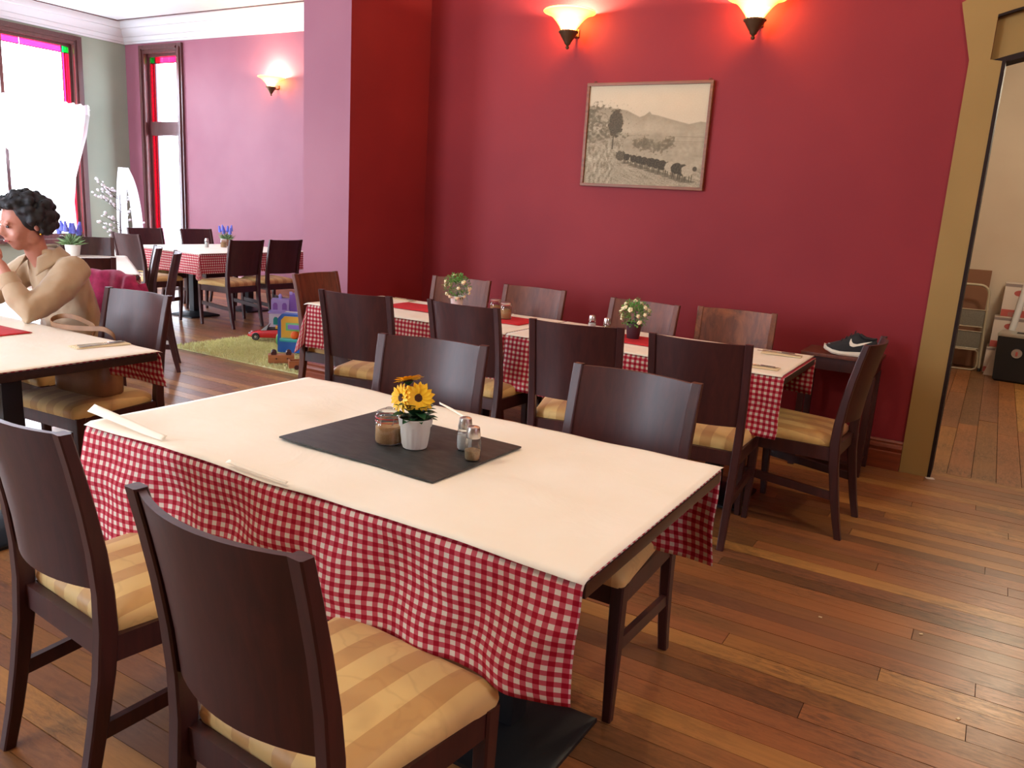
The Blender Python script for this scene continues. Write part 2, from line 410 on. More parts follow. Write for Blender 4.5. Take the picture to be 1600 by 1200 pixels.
mb = MB(); mb.bb(PX0, PX1, PY, YF+.25, 0, ZC)
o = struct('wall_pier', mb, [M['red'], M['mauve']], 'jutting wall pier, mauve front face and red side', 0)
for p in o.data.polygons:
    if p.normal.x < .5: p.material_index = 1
struct('ceiling', MB().bb(XL-.25, XR+.25, YN-.25, YF+.25, ZC, ZC+.15), M['ceil'], 'plain white ceiling', 0)

# cornices -------------------------------------------------------------
CP = [(0, 3.47), (.025, 3.47), (.035, 3.495), (.05, 3.50), (.065, 3.53), (.07, 3.555), (.09, 3.56), (.115, 3.59), (.15, 3.63), (.16, 3.655), (.19, 3.66), (.21, 3.69), (.215, ZC), (0, ZC)]
def ext(poly, a0, a1, fn, mb=None):
    mb = mb or MB(); mb.loft([[Vector(fn(d, z, a)) for d, z in poly] for a in (a0, a1)]); return mb
struct('trim_1', ext(CP, XL, PX0+.01, lambda d, z, a: (a, YF-d, z)), M['white'], 'white moulded cornice above the pink wall', 30)
struct('trim_2', ext(CP, YN, YF, lambda d, z, a: (XL+d, a, z)), M['white'], 'white moulded cornice above the window wall', 30)
LP = [(.30, ZC-.012), (.325, ZC-.012), (.325, ZC), (.30, ZC)]
struct('trim_3', ext(LP, XL+.31, PX0, lambda d, z, a: (a, YF-d, z)), M['darktrim'], 'thin brown ceiling bead along the pink wall', 0)
struct('trim_4', ext(LP, YN, YF-.31, lambda d, z, a: (XL+d, a, z)), M['darktrim'], 'thin brown ceiling bead along the window wall', 0)
BP = [(0, 0), (.028, 0), (.028, .105), (.02, .112), (.026, .122), (.03, .135), (.026, .15), (.016, .158), (.018, .168), (.012, .18), (0, .18)]
struct('baseboard_back', ext(BP, PX1, -.31, lambda d, z, a: (a, YB-d, z)), M['skirting'], 'moulded red brown baseboard under the red wall', 30)
mb = ext(BP, PX0, PX1, lambda d, z, a: (a, PY-d, z)); ext(BP, PY-.028, YB-.02, lambda d, z, a: (PX1+d, a, z), mb)
struct('baseboard_pier', mb, M['skirting'], 'moulded baseboard wrapping the foot of the pier', 30)
struct('baseboard_far', ext(BP, XL, PX0, lambda d, z, a: (a, YF-d, z)), M['skirting'], 'baseboard under the dusty pink wall', 30)
struct('baseboard_left', ext(BP, YN, YF, lambda d, z, a: (XL+d, a, z)), M['skirting'], 'baseboard under the window wall', 30)

# doorway ----------------------------------------------------------------
door = empty('door_1', (0, 0, 0)); tag(door, 'olive painted arched doorway casing', None, None, 'structure')
def XZ(y): return Matrix(((1, 0, 0, 0), (0, 0, -1, y), (0, 1, 0, 0), (0, 0, 0, 1)))   # (a,b,h)->(a, y-h, b)
DC = (DX0+DX1)/2; HW = (DX1-DX0)/2
def mirror(poly): return [(2*DC-a, b) for a, b in reversed(poly)]
st = [(DX0, 0), (DX0, 2.325), (DX0-.06, 2.335), (DX0-.06, 2.56), (DX0-.06, 3.0), (-.345, 3.0), (-.345, 2.655), (-.392, 2.63), (-.385, 2.60), (-.312, 2.335), (-.308, 0)]
obj('casing_stile', MB().prism(st, .03, XZ(YB+.005)), M['olive'], door, 0)
obj('casing_stile', MB().prism(mirror(st), .03, XZ(YB+.005)), M['olive'], door, 0)
def arch(x, z0, rise): return z0+rise*(1-((x-DC)/(HW+.06))**2)
xs = [DX0-.06+i*(2*HW+.12)/24 for i in range(25)]
obj('casing_head', MB().prism([(x, arch(x, 2.56, .12)) for x in xs]+[(xs[-1], 3.0), (xs[0], 3.0)], .03, XZ(YB+.005)), M['olive'], door, 0)
obj('transom_panel', MB().prism([(x, arch(x, 2.33, .12)) for x in xs]+[(x, arch(x, 2.62, .12)) for x in reversed(xs)], .04, XZ(YB+.075)), M['olive'], door, 0)
mb = MB().prism([(x, arch(x, 2.30, .12)) for x in xs]+[(x, arch(x, 2.332, .12)) for x in reversed(xs)], .13, XZ(YB+.12))
obj('lintel_strip', mb, M['doorframe'], door, 0)
mb = MB().prism([(x, arch(x, 2.548, .12)) for x in xs]+[(x, arch(x, 2.562, .12)) for x in reversed(xs)], .03, XZ(YB+.006))
obj('arch_bead', mb, M['doorframe'], door, 0)
for s in (0, 1):
    x0 = DX0-.004 if not s else DX1-.014
    obj('door_frame', MB().bb(x0, x0+.018, YB-.028, YB+.22, 0, 2.33), M['doorframe'], door, 0)
# storeroom shell
SX0, SX1, SY1, SZ = -1.1, 2.4, 10.15, 3.2
struct('wall_store_back', MB().bb(SX0-.2, SX1+.2, SY1, SY1+.2, -.06, SZ), M['cream'], 'cream back wall of the storeroom', 0)
struct('wall_store_left', MB().bb(SX0-.2, SX0, YB+.2, SY1, -.06, SZ), M['cream'], 'left wall of the storeroom', 0)
struct('wall_store_right', MB().bb(SX1, SX1+.2, YB+.2, SY1, -.06, SZ), M['cream'], 'right wall of the storeroom', 0)
struct('ceiling', MB().bb(SX0-.2, SX1+.2, YB+.2, SY1+.2, SZ, SZ+.1), M['ceil'], 'storeroom ceiling', 0)

# floor: separate boards ---------------------------------------------------
fl = struct('floor', MB().bb(XL-.2, XR+.2, YN-.2, YF+.2, -.06, -.018), M['subfloor'], 'narrow polished timber floorboards of the dining room', 0)
PW = .091
boards = []
rg = random.Random(3)
y = YN
while y < YF:
    x = XL-rg.random()*2
    x_end = XR if y+PW/2 < YB+.13 else PX0+.1
    while x < x_end:
        ln = rg.uniform(1.3, 3.4); b0, b1 = max(x, XL), min(x+ln, x_end)
        if b1-b0 > .05: boards.append((b0, b1, y))
        x += ln
    y += PW
unit = MB().bb(-.5, .5, -.5, .5, -1, 0).mesh('plank', M['plank'], 0); fixn(unit)
def score(b):
    s = 0
    for i in range(9):
        q = proj((b[0]+(b[1]-b[0])*(i+.5)/9, b[2]+PW/2, 0))
        if q and -20 < q[0] < 1620 and q[1] < 1220: s += (b[1]-b[0])/q[2]**2
    return s
boards.sort(key=score, reverse=True)
rest = MB()
for i, (b0, b1, y) in enumerate(boards):
    h = rg.uniform(-.0012, 0)
    if i < 296:
        o = bpy.data.objects.new('plank', unit); COL.objects.link(o); o.parent = fl
        o.location = ((b0+b1)/2, y+PW/2, h); o.scale = (b1-b0-.0022, PW-.0022, .018)
    else: rest.bb(b0+.0011, b1-.0011, y+.0011, y+PW-.0011, -.018, h)
tag(obj('distant_planks', rest, M['plank'], fl, 0, True), None, None, None, 'stuff')
sf = struct('floor', MB().bb(SX0, SX1, YB+.13, SY1, -.06, -.018), M['subfloor'], 'wide timber floorboards of the storeroom', 0)
unit2 = MB().bb(-.5, .5, -.5, .5, -1, 0).mesh('plank', M['plank2'], 0); fixn(unit2)
x = SX0
while x < SX1:
    y = YB+.135-rg.random()*.5
    while y < SY1:
        ln = rg.uniform(1.2, 3.); b0, b1 = max(y, YB+.135), min(y+ln, SY1)
        if b1-b0 > .08:
            o = bpy.data.objects.new('plank', unit2); COL.objects.link(o); o.parent = sf
            o.location = (x+.065, (b0+b1)/2, rg.uniform(-.002, 0)); o.scale = (.127, b1-b0-.003, .018)
        y += ln
    x += .13

# windows -------------------------------------------------------------------
def window(name, label, fr, a0, a1, z0, z1, trans, tz, colour=True, casing=.11):
    """fr(a, d, z): a along the wall, d depth into the room (positive) or out."""
    w = empty(name); tag(w, label, None, None, 'structure')
    def bar(nm, A0, A1, Z0, Z1, D0, D1, mat):
        p, q = fr(A0, D0, Z0), fr(A1, D1, Z1)
        mb = MB().bb(min(p[0], q[0]), max(p[0], q[0]), min(p[1], q[1]), max(p[1], q[1]), min(p[2], q[2]), max(p[2], q[2]), 0, 0)
        return obj(nm, mb, mat, w, 0)
    for A0, A1 in ((a0-casing, a0+.01), (a1-.01, a1+casing)):
        bar('casing', A0, A1, z0-.1, z1+casing, -.02, .035, M['darktrim'])
        bar('casing_bead', A0+casing*.35, A1-casing*.35, z0-.1, z1+casing*.5, .03, .055, M['darktrim'])
    bar('casing', a0, a1, z1-.01, z1+casing, -.02, .035, M['darktrim']); bar('casing_bead', a0, a1, z1+casing*.35, z1+casing*.62, .03, .055, M['darktrim'])
    bar('sill', a0-casing, a1+casing, z0-.06, z0, -.02, .09, M['darktrim'])
    for A0, A1 in ((a0, a0+.05), (a1-.05, a1)): bar('sash_stile', A0, A1, z0, z1, -.10, -.04, M['darktrim'])
    bar('sash_rail', a0+.05, a1-.05, z1-.05, z1, -.10, -.04, M['darktrim']); bar('sash_rail', a0+.05, a1-.05, z0, z0+.08, -.10, -.04, M['darktrim'])
    lights = [(z0+.08, z1-.05)]
    if trans:
        bar('transom_rail', a0+.05, a1-.05, tz-.1, tz+.1, -.10, -.02, M['darktrim'])
        lights = [(z0+.08, tz-.1), (tz+.1, z1-.05)]
    b = .085
    for k, (q0, q1) in enumerate(lights):
        i0, i1 = a0+.05, a1-.05; top = k == len(lights)-1
        zt = q1-b if (top and colour) else q1
        bar('pane', i0+b, i1-b, q0, zt, -.073, -.067, M['pane'])
        for A0, A1 in ((i0, i0+b), (i1-b, i1)):
            bar('red_pane', A0, A1, q0, zt, -.073, -.067, M['redglass'])
            bar('lead_bar', (A0+A1)/2-.004, (A0+A1)/2+.004, q0, zt, -.077, -.063, M['doorframe'])
        for A in (i0+b, i1-b): bar('lead_bar', A-.005, A+.005, q0, q1, -.077, -.063, M['doorframe'])
        if top:
            n = 3
            for j in range(n): bar('red_pane', i0+b+(i1-i0-2*b)*j/n+.003, i0+b+(i1-i0-2*b)*(j+1)/n-.003, zt, q1, -.073, -.067, M['redglass'])
            for A0, A1 in ((i0, i0+b), (i1-b, i1)): bar('green_pane', A0, A1, zt, q1, -.073, -.067, M['greenglass'])
            bar('lead_bar', i0, i1, zt-.005, zt+.005, -.077, -.063, M['doorframe'])
    return w
frL = lambda a, d, z: (XL+d, a, z); frF = lambda a, d, z: (a, YF-d, z); frN = lambda a, d, z: (a, YN+d, z); frR = lambda a, d, z: (XR-d, a, z)
for a0, a1, z0, z1 in WIN_ADDED: window('window_6', 'added unseen window in the red side wall, lighting the pier side', frR, a0, a1, z0, z1, False, 0)
for i, (a0, a1, z0, z1) in enumerate(WIN_L):
    w = window('window_%d' % (i+1), ['tall dark framed window with red stained glass border behind the sheer curtain', 'second tall window along the sage wall'][i], frL, a0, a1, z0, z1, False, 0)
    if i == 0:
        obj('mullion', MB().bb(XL-.10, XL-.045, 6.16, 6.21, z0, z1), M['darktrim'], w, 0)
for a0, a1, z0, z1 in WIN_F: window('window_3', 'narrow dark framed corner window with red glass strips', frF, a0, a1, z0, z1, True, 2.25)
for i, (a0, a1, z0, z1) in enumerate(WIN_N): window('window_%d' % (4+i), 'tall window in the wall behind the viewer, %s one' % ('left', 'right')[i], frN, a0, a1, z0, z1, False, 0)

# ================================================================== LAMPS
def sconce(loc, face, label, power, first=None):
    """loc: point on the wall at the finial tip height; face: rotation about z (0 = wall is at +y)"""
    t = empty('wall_sconce', loc, face, label, 'wall lamp', 'amber glass wall sconces')
    c = (0, -.13, 0)
    obj('finial', MB().lathe([(.001, 0), (.010, .005), (.013, .014), (.008, .023), (.012, .028), (.020, .034), (.024, .046), (.034, .06), (.046, .078), (.056, .094), (.060, .102), (.063, .106), (.063, .114), (.05, .118), (.001, .118)], 20, c), M['brass'], t)
    mb = MB()
    for k in range(18):
        a = 2*PI*k/18; mb.ball((c[0]+.062*math.cos(a), c[1]+.062*math.sin(a), .110), .007, 6, 4)
    obj('collar_beads', mb, M['brass'], t)
    obj('wall_arm', MB().tube([(0, -.12, .10), (0, -.06, .095), (0, 0, .105)], .009, 8).box((0, -.006, .125), (.04, .012, .05), bev=.004), M['brass'], t)
    pr = [(r_, z_-.027) for r_, z_ in [(.048, .144), (.062, .17), (.085, .20), (.108, .225), (.132, .243), (.157, .254), (.172, .257), (.176, .262), (.172, .267), (.155, .263), (.128, .252), (.102, .233), (.08, .208), (.056, .175), (.042, .15)]]
    obj('shade', MB().lathe(pr, 40, c), M['shade'], t)
    obj('bulb', MB().ball((0, -.13, .150), .022, 12, 8), M['bulb'], t)
    d = bpy.data.lights.new('sconce_light', 'POINT'); d.energy = power; d.color = (1, .74, .46); d.shadow_soft_size = .03
    l = bpy.data.objects.new('sconce_light', d); COL.objects.link(l); l.parent = t; l.location = (0, -.13, .205)
    return t
k = NT('lit_bulb'); k.p(base=(1, .9, .7, 1), emit=(1, .8, .5, 1), estr=12.); M['bulb'] = k.m
SP = 62
sconce((-2.715, YB, 2.472), 0, 'lit amber glass wall sconce, left of the two above the framed photograph', SP)
sconce((-1.468, YB, 2.472), 0, 'lit amber glass wall sconce, right of the two above the framed photograph', SP)
sconce((-8.62, YF, 2.66), 0, 'lit amber glass wall sconce on the dusty pink wall', SP)
# ceiling lights of the room, above the picture
def ceiling_light(loc, power, label, z, col=(1, .84, .61)):
    t = empty('ceiling_light', (loc[0], loc[1], z), 0, label, 'ceiling light', 'ceiling lights')
    obj('ceiling_rose', MB().lathe([(.001, 0), (.09, 0), (.085, -.02), (.03, -.035), (.012, -.04), (.012, -.30), (.001, -.30)], 20), M['brass'], t)
    obj('bowl', MB().lathe([(.001, -.44), (.08, -.43), (.15, -.39), (.19, -.32), (.20, -.28), (.185, -.28), (.14, -.37), (.001, -.42)], 28), M['shade'], t)
    d = bpy.data.lights.new('ceiling_lamp', 'POINT'); d.energy = power; d.color = col; d.shadow_soft_size = .16
    l = bpy.data.objects.new('ceiling_lamp', d); COL.objects.link(l); l.parent = t; l.location = (0, 0, -.62)
CL = 68
ceiling_light((.9, 2.6), CL, 'amber bowl ceiling light over the open floor', ZC)
ceiling_light((-2.2, .2), CL, 'amber bowl ceiling light over the near tables', ZC)
ceiling_light((.6, 7.8), 85, 'amber bowl ceiling light in the storeroom', SZ)

# ================================================================== CHAIRS
def sect_sweep(path, w, d):
    """path of (x,y,z); rectangular section w (x) by d (y), lists"""
    rings = []
    for (x, y, z), ww, dd in zip(path, w, d):
        c = .12*min(ww, dd); hw, hd = ww/2, dd/2
        rings.append([(x-hw+c, y-hd, z), (x+hw-c, y-hd, z), (x+hw, y-hd+c, z), (x+hw, y+hd-c, z), (x+hw-c, y+hd, z), (x-hw+c, y+hd, z), (x-hw, y+hd-c, z), (x-hw, y-hd+c, z)])
    return rings
POST = [(-.285, 0, .190), (-.262, .10, .191), (-.240, .22, .193), (-.222, .34, .196), (-.214, .45, .199), (-.217, .54, .202), (-.228, .64, .204), (-.245, .74, .205), (-.266, .84, .206), (-.284, .917, .2065)]
def back_y(z):
    for (y0, z0, _), (y1, z1, _) in zip(POST, POST[1:]):
        if z <= z1: return y0+(y1-y0)*(z-z0)/(z1-z0)
    return POST[-1][0]
def make_chair():
    t = empty('dining_chair', (0, 0, 0), 0, '', 'chair', 'dark wooden dining chairs with striped seats')
    for s in (-1, 1):
        n = len(POST)
        mb = MB().loft(sect_sweep([(s*x, y, z) for y, z, x in POST], [.030, .032, .034, .036, .036, .034, .033, .033, .033, .033], [.030, .034, .038, .042, .044, .040, .036, .032, .029, .027]))
        obj('rear_post', mb, M['chair'], t, 30)
    # curved panel
    def pan(front):
        def fn(u, v):
            z = .545+v*(.913-.545); x = (u*2-1)*.190
            y = back_y(z)-.042*(1-(x/.19)**2)+(.007 if front else -.007)
            return (x, y, z)
        return fn
    mb = MB(); nu, nv = 14, 8
    mb.grid(pan(True), nu, nv); k = len(mb.v); mb.grid(pan(False), nu, nv)
    w = nu+1
    for i in range(nu):
        mb.f += [(i, i+1, k+i+1, k+i), (nv*w+i, k+nv*w+i, k+nv*w+i+1, nv*w+i+1)]; mb.mi += [0, 0]
    for j in range(nv):
        mb.f += [(j*w, k+j*w, k+(j+1)*w, (j+1)*w), (j*w+nu, (j+1)*w+nu, k+(j+1)*w+nu, k+j*w+nu)]; mb.mi += [0, 0]
    obj('backrest', mb, M['chair'], t, 40)
    # seat cushion
    def seat_ring(z, g_, r):
        pts = []
        cs = [(-.196, -.195), (.196, -.195), (.232, .225), (-.232, .225)]
        for i, (cx, cy) in enumerate(cs):
            sx, sy = (1 if cx > 0 else -1), (1 if cy > 0 else -1)
            ox, oy = cx-sx*(r+g_), cy-sy*(r+g_)
            a0 = [PI, 1.5*PI, 0, .5*PI][i]
            for q in range(5):
                a = a0+q*PI/8; pts.append((ox+r*math.cos(a), oy+r*math.sin(a), z))
        return pts
    rings = [seat_ring(.425, .004, .02), seat_ring(.44, 0, .022), seat_ring(.458, .002, .025), seat_ring(.472, .014, .03), seat_ring(.481, .035, .04), seat_ring(.487, .075, .045), seat_ring(.490, .13, .04)]
    obj('seat_cushion', MB().loft(rings), M['seat'], t, 60)
    mb = MB()
    for s in (-1, 1):
        a, b = Vector((s*.196, -.20, .397)), Vector((s*.213, .19, .397)); L = (b-a).length
        ang = math.atan2(b.y-a.y, b.x-a.x); mb.box((a+b)/2, (L, .024, .062), 0, Matrix.Rotation(ang, 3, 'Z'))
    mb.bb(-.205, .205, .186, .21, .366, .428); mb.bb(-.19, .19, -.218, -.194, .366, .428)
    obj('seat_rail', mb, M['chair'], t, 0)
    for s in (-1, 1):
        obj('front_leg', MB().loft(sect_sweep([(s*.208, .186, 0), (s*.212, .196, .2), (s*.212, .198, .428)], [.026, .034, .040], [.028, .036, .042])), M['chair'], t, 30)
        a, b = Vector((s*.194, -.238, .20)), Vector((s*.211, .195, .235)); L = (b-a).length
        q = (b-a).to_track_quat('X', 'Z').to_matrix()
        obj('side_stretcher', MB().box((a+b)/2, (L, .018, .038), 0, q), M['chair'], t, 0)
    return t
proto = make_chair(); used = [False]
def chair(mx, my, th, label, group, worn=None):
    """mx,my: middle of the top of the backrest; th: facing angle in degrees (0 faces +y)"""
    a = R(th); fx, fy = -math.sin(a), math.cos(a)
    c = proto if not used[0] else copy_tree(proto); used[0] = True
    c.location = (mx+fx*.292, my+fy*.292, 0); c.rotation_euler = (0, 0, a)
    relabel(c, label, group)
    if worn:
        for ch in c.children:
            if ch.name.startswith(('backrest', 'rear_post')):
                ch.material_slots[0].link = 'OBJECT'; ch.material_slots[0].material = M[worn]
    return c
G1, G2, G3, G4, G5 = 'chairs at the slate table', 'chairs along the wall table', 'chairs at the table with the woman', 'chairs at the lavender table', 'chairs at the far gingham table'
chair(-.982, .762, -3.5, 'dark wooden chair in the foreground, stained striped seat fully in view', G1)
chair(-1.763, .878, -5, 'dark wooden chair cut off by the left edge of the picture, in the foreground', G1)
chair(-1.755, 2.385, 192, 'dark chair behind the slate table, backrest rising behind the sunflowers', G1)
chair(-.943, 2.397, 179, 'dark chair behind the slate table, nearer its right end', G1)
chair(-2.919, 3.234, 11, 'leftmost of the four dark chairs with backs turned along the wall table', G2)
chair(-2.315, 3.376, 0, 'second from left of the four dark chairs with backs turned along the wall table', G2)
chair(-1.598, 3.254, 14, 'third from left of the four dark chairs with backs turned along the wall table', G2)
chair(-1.029, 3.292, 5, 'rightmost of the four dark chairs with backs turned along the wall table', G2)
chair(-3.136, 4.564, 188, 'brown chair against the red wall behind the left white flower pot', G2, 'chair_worn')
chair(-2.535, 4.53, 184, 'brown chair against the red wall, backrest edge shining with window light', G2, 'chair_worn')
chair(-1.751, 4.475, 177, 'brown chair against the red wall behind the right white flower pot', G2, 'chair_worn')
chair(-1.236, 4.60, 189, 'scuffed brown chair against the red wall, backrest worn to bare wood', G2, 'chair_scuff')
chair(-3.842, 3.871, -84, 'brown chair at the left end of the wall table in front of the pier', G2, 'chair_worn')
chair(-.412, 3.982, 87, 'chair at the right end of the wall table, yellow striped seat showing, beside the shoe', G2)
chair(-3.482, 2.356, 184, 'dark chair beside the seated woman with the brown bag on its seat', G3)
chair(-4.10, 2.585, 180, 'chair the woman sits on, its back hidden under a magenta cardigan', G3)
chair(-5.25, 3.12, 59.6, 'nearly black chair back at the near end of the lavender table', G4)
chair(-7.175, 4.348, -120.4, 'dark chair at the far end of the lavender table behind the lavender pot', G4)
chair(-5.97, 4.22, 147, 'chair seen edge on at the side of the lavender table, further of two', G4)
chair(-5.475, 4.035, 143, 'chair seen edge on at the side of the lavender table, nearer of two', G4)
chair(-6.67, 5.764, 90, 'chair at the far gingham table with its whole seat and legs in view', G5)
chair(-6.69, 6.318, 86, 'chair at the far gingham table just left of the pier', G5)
chair(-8.66, 5.958, -92, 'small dark chair back beyond the far gingham table, under the corner window', G5)
chair(-8.56, 6.585, -92, 'small dark chair back beyond the far gingham table, against the pink wall', G5)
chair(-7.691, 5.066, 2, 'chair at the left end of the far gingham table catching pale window light', G5)

# ================================================================== TABLES, CLOTHS, PAPERS
def table(x0, x1, y0, y1, label, group, rz=0, cx=None, cy=None, peds=2, alongy=False):
    cx = (x0+x1)/2 if cx is None else cx; cy = (y0+y1)/2 if cy is None else cy
    lx, ly = x1-x0, y1-y0
    t = empty('pedestal_table', (cx, cy, 0), rz, label, 'table', group)
    obj('tabletop', MB().box((0, 0, .719), (lx-.006, ly-.006, .032), 0, None, .004), M['tabletop'], t, 30)
    L = ly if alongy else lx
    offs = [-L*.25, L*.25] if peds == 2 else [0]
    for q in offs:
        px, py = (0, q) if alongy else (q, 0)
        p = obj('pedestal', MB().bb(px-.04, px+.04, py-.04, py+.04, .03, .70, 0, .006).bb(px-.2, px+.2, py-.2, py+.2, .69, .703), M['black'], t, 30)
        mb = MB(); b = .19
        mb.loft([[(px-b*s, py-b*s, z), (px+b*s, py-b*s, z), (px+b*s, py+b*s, z), (px-b*s, py+b*s, z)] for s, z in ((1, 0), (1, .012), (.92, .02), (.25, .055))])
        obj('base_plate', mb, M['black'], t, 30)
    return t
def nz(x, y, z=0): return noise.noise(Vector((x, y, z)))
def cloth(x0, x1, y0, y1, drops, label, group, seed=0, rz=0, amp=.016, z=.737, fr=(7, 15), flare=.05, taper=0.):
    cx, cy = (x0+x1)/2, (y0+y1)/2; hx, hy = (x1-x0)/2, (y1-y0)/2
    mb = MB()
    mb.grid(lambda u, v: (-hx+2*hx*u, -hy+2*hy*v, z+.001), 8, 6, lambda u, v: (-hx+2*hx*u, -hy+2*hy*v))
    sides = dict(front=((-hx, -hy), (1, 0), (0, -1), 2*hx), back=((hx, hy), (-1, 0), (0, 1), 2*hx), left=((-hx, hy), (0, -1), (-1, 0), 2*hy), right=((hx, -hy), (0, 1), (1, 0), 2*hy))
    def off(s, v, d, sd):
        e = .006+flare*v*v
        f = amp*min(1, v*2.2)*(math.sin(s*fr[0]+sd)+.6*math.sin(s*fr[1]*1.3+2*sd+1.7*v)+.9*nz(s*4.3+sd*3, v*1.2+sd))
        return e+f+.012*nz(s*11+sd, v*4)*v
    def drape(key, d):
        (ox, oy), (dx, dy), (nx, ny), L = sides[key]; sd = seed+len(key)*1.3
        n = max(20, int(L/.016)); m = max(10, int(d/.016))
        def fn(u, v):
            s = u*L; o = off(s, v, d, sd); dd = v*d*(1+.035*nz(s*2.1, sd)-(taper*u if key == 'front' else 0))
            zz = z-dd-(0 if v > 0 else 0)
            o2 = o if v > 0 else 0
            ss = s+.012*v*nz(s*3, v*3+sd)
            return (ox+dx*ss+nx*o2, oy+dy*ss+ny*o2, zz)
        vert = key in ('left', 'right')
        def uvf(u, v):
            if key == 'front': return (-hx+u*L, -hy-v*d)
            if key == 'back': return (hx-u*L, hy+v*d)
            if key == 'left': return (-hx-v*d, hy-u*L)
            return (hx+v*d, -hy+u*L)
        mb.grid(fn, n, m, uvf)
    for kx, d in drops.items(): drape(kx, d)
    # hanging corners where two drops meet
    order = [('left', 'front', -1, -1, PI), ('front', 'right', 1, -1, 1.5*PI), ('right', 'back', 1, 1, 0), ('back', 'left', -1, 1, .5*PI)]
    for a, b, sx, sy, a0 in order:
        if a in drops and b in drops:
            d = (drops[a]+drops[b])/2; La, Lb = sides[a][3], sides[b][3]; sa, sb = seed+len(a)*1.3, seed+len(b)*1.3
            def fn(u, v, a0=a0, sx=sx, sy=sy, d=d, La=La, sa=sa, sb=sb):
                o = off(La, v, d, sa)*(1-u)+off(0, v, d, sb)*u+.05*v*math.sin(u*PI)
                th = a0+u*PI/2; return (sx*hx+o*math.cos(th)*(v > 0), sy*hy+o*math.sin(th)*(v > 0), z-v*d*(1+.28*math.sin(u*PI)))
            mb.grid(fn, 10, 16, lambda u, v, sx=sx, sy=sy, d=d: (sx*(hx+v*d*(u if sx*sy < 0 else 1-u)), sy*(hy+v*d*(1-u if sx*sy < 0 else u))))
    me = mb.mesh('gingham_cloth', M['gingham'], 70)
    o = obj('gingham_cloth', me, None); o.location = (cx, cy, 0); o.rotation_euler = (0, 0, rz)
    sm = o.modifiers.new('thickness', 'SOLIDIFY'); sm.thickness = .0012; sm.offset = 0
    return tag(o, label, 'tablecloth', group)
def paper_sheet(x0, x1, y0, y1, label, group, seed=0, rz=0, over=(0, 0, 0, 0), amp=.003, sag=.0, z=.748):
    """over: left,right,front,back overhang; sag: downward curl at the front edge"""
    cx, cy = (x0+x1)/2, (y0+y1)/2; l, r, f, b = over
    X0, X1, Y0, Y1 = x0-l-cx, x1+r-cx, y0-f-cy, y1+b-cy
    hx, hy = (x1-x0)/2, (y1-y0)/2
    def fn(u, v):
        x = X0+(X1-X0)*u; y = Y0+(Y1-Y0)*v
        zz = z+amp*(nz(x*3+seed, y*3)+.6*nz(x*7, y*5+seed))*min(1, 6*min(u, 1-u)+.3)
        y += .012*nz(x*1.6+seed*2, 3.1)*(1-v)*(sag > 0)
        over_y = max(0, -hy-y)+max(0, y-hy); over_x = max(0, -hx-x)+max(0, x-hx)
        zz -= over_y*(.55+.3*nz(x*3, seed+5))+over_x*.3
        return (x, y, max(zz, z-.06))
    mb = MB().grid(fn, 72, 44)
    me = mb.mesh('table_paper', M['paper'], 70)
    o = obj('table_paper', me, None); o.location = (cx, cy, 0); o.rotation_euler = (0, 0, rz)
    sm = o.modifiers.new('thickness', 'SOLIDIFY'); sm.thickness = .0006; sm.offset = 1
    return tag(o, label, 'table paper', group)
GT, GC, GP = 'pedestal tables', 'gingham tablecloths', 'white table papers'
# slate table in front
table(-2.143, -.558, 1.270, 2.128, 'large table in front with the slate mat on it', GT)
cloth(-2.143, -.563, 1.270, 2.128, dict(front=.315, back=.29), 'red gingham cloth hanging from the front slate table', GC, .5, amp=.017, fr=(9, 19), flare=.012, taper=.2)
paper_sheet(-2.143, -.558, 1.270, 2.128, 'wrinkled white paper spread over the front slate table', GP, 2., over=(-.004, .0, .010, .004), amp=.005, sag=.02)
# wall tables (two pushed together)
table(-3.69, -2.212, 3.68, 4.37, 'left of the two tables pushed together along the red wall', GT)
table(-2.208, -.735, 3.68, 4.37, 'right of the two tables pushed together along the red wall', GT)
cloth(-3.69, -2.212, 3.665, 4.37, dict(front=.27, back=.22, left=.22), 'red gingham cloth on the left wall table, its corner hanging', GC, 3.1, amp=.009, fr=(8, 17), flare=.025)
cloth(-2.208, -.735, 3.655, 4.37, dict(front=.285, back=.20), 'red gingham cloth on the right wall table', GC, 5.7, amp=.010, fr=(8, 17), flare=.025)
paper_sheet(-3.69, -2.215, 3.67, 4.37, 'white paper on the left wall table', GP, 5., over=(.03, .0, .015, .0), amp=.002)
paper_sheet(-2.205, -.735, 3.66, 4.37, 'white paper on the right wall table', GP, 8., over=(.0, -.01, .012, .0), amp=.002)
# table with the woman
table(-4.45, -2.92, 1.22, 2.05, 'table the woman leans on, cut off by the left edge', GT)
cloth(-4.45, -2.92, 1.22, 2.05, dict(front=.2, back=.15), 'red gingham cloth under the paper the woman leans on', GC, 8.2, amp=.008, flare=.02)
paper_sheet(-4.45, -2.92, 1.22, 2.05, 'white paper on the table the woman leans on', GP, 11., over=(.0, .012, .0, .012), amp=.002)
# lavender table, turned
T4C, T4R = (-6.50, 3.855), R(-30.4)
table(-.865, .865, -.40, .40, 'turned table with the lavender pot behind the woman', GT, T4R, *T4C)
o = paper_sheet(-.865, .865, -.40, .40, 'white paper on the turned lavender table', GP, 14., T4R, (.01, .01, .01, .01), .002); o.location = (*T4C, 0)
o = cloth(-.865, .865, -.40, .40, dict(front=.16, back=.16), 'red gingham cloth on the turned lavender table', GC, 9.4, T4R, .006, flare=.02); o.location = (*T4C, 0)
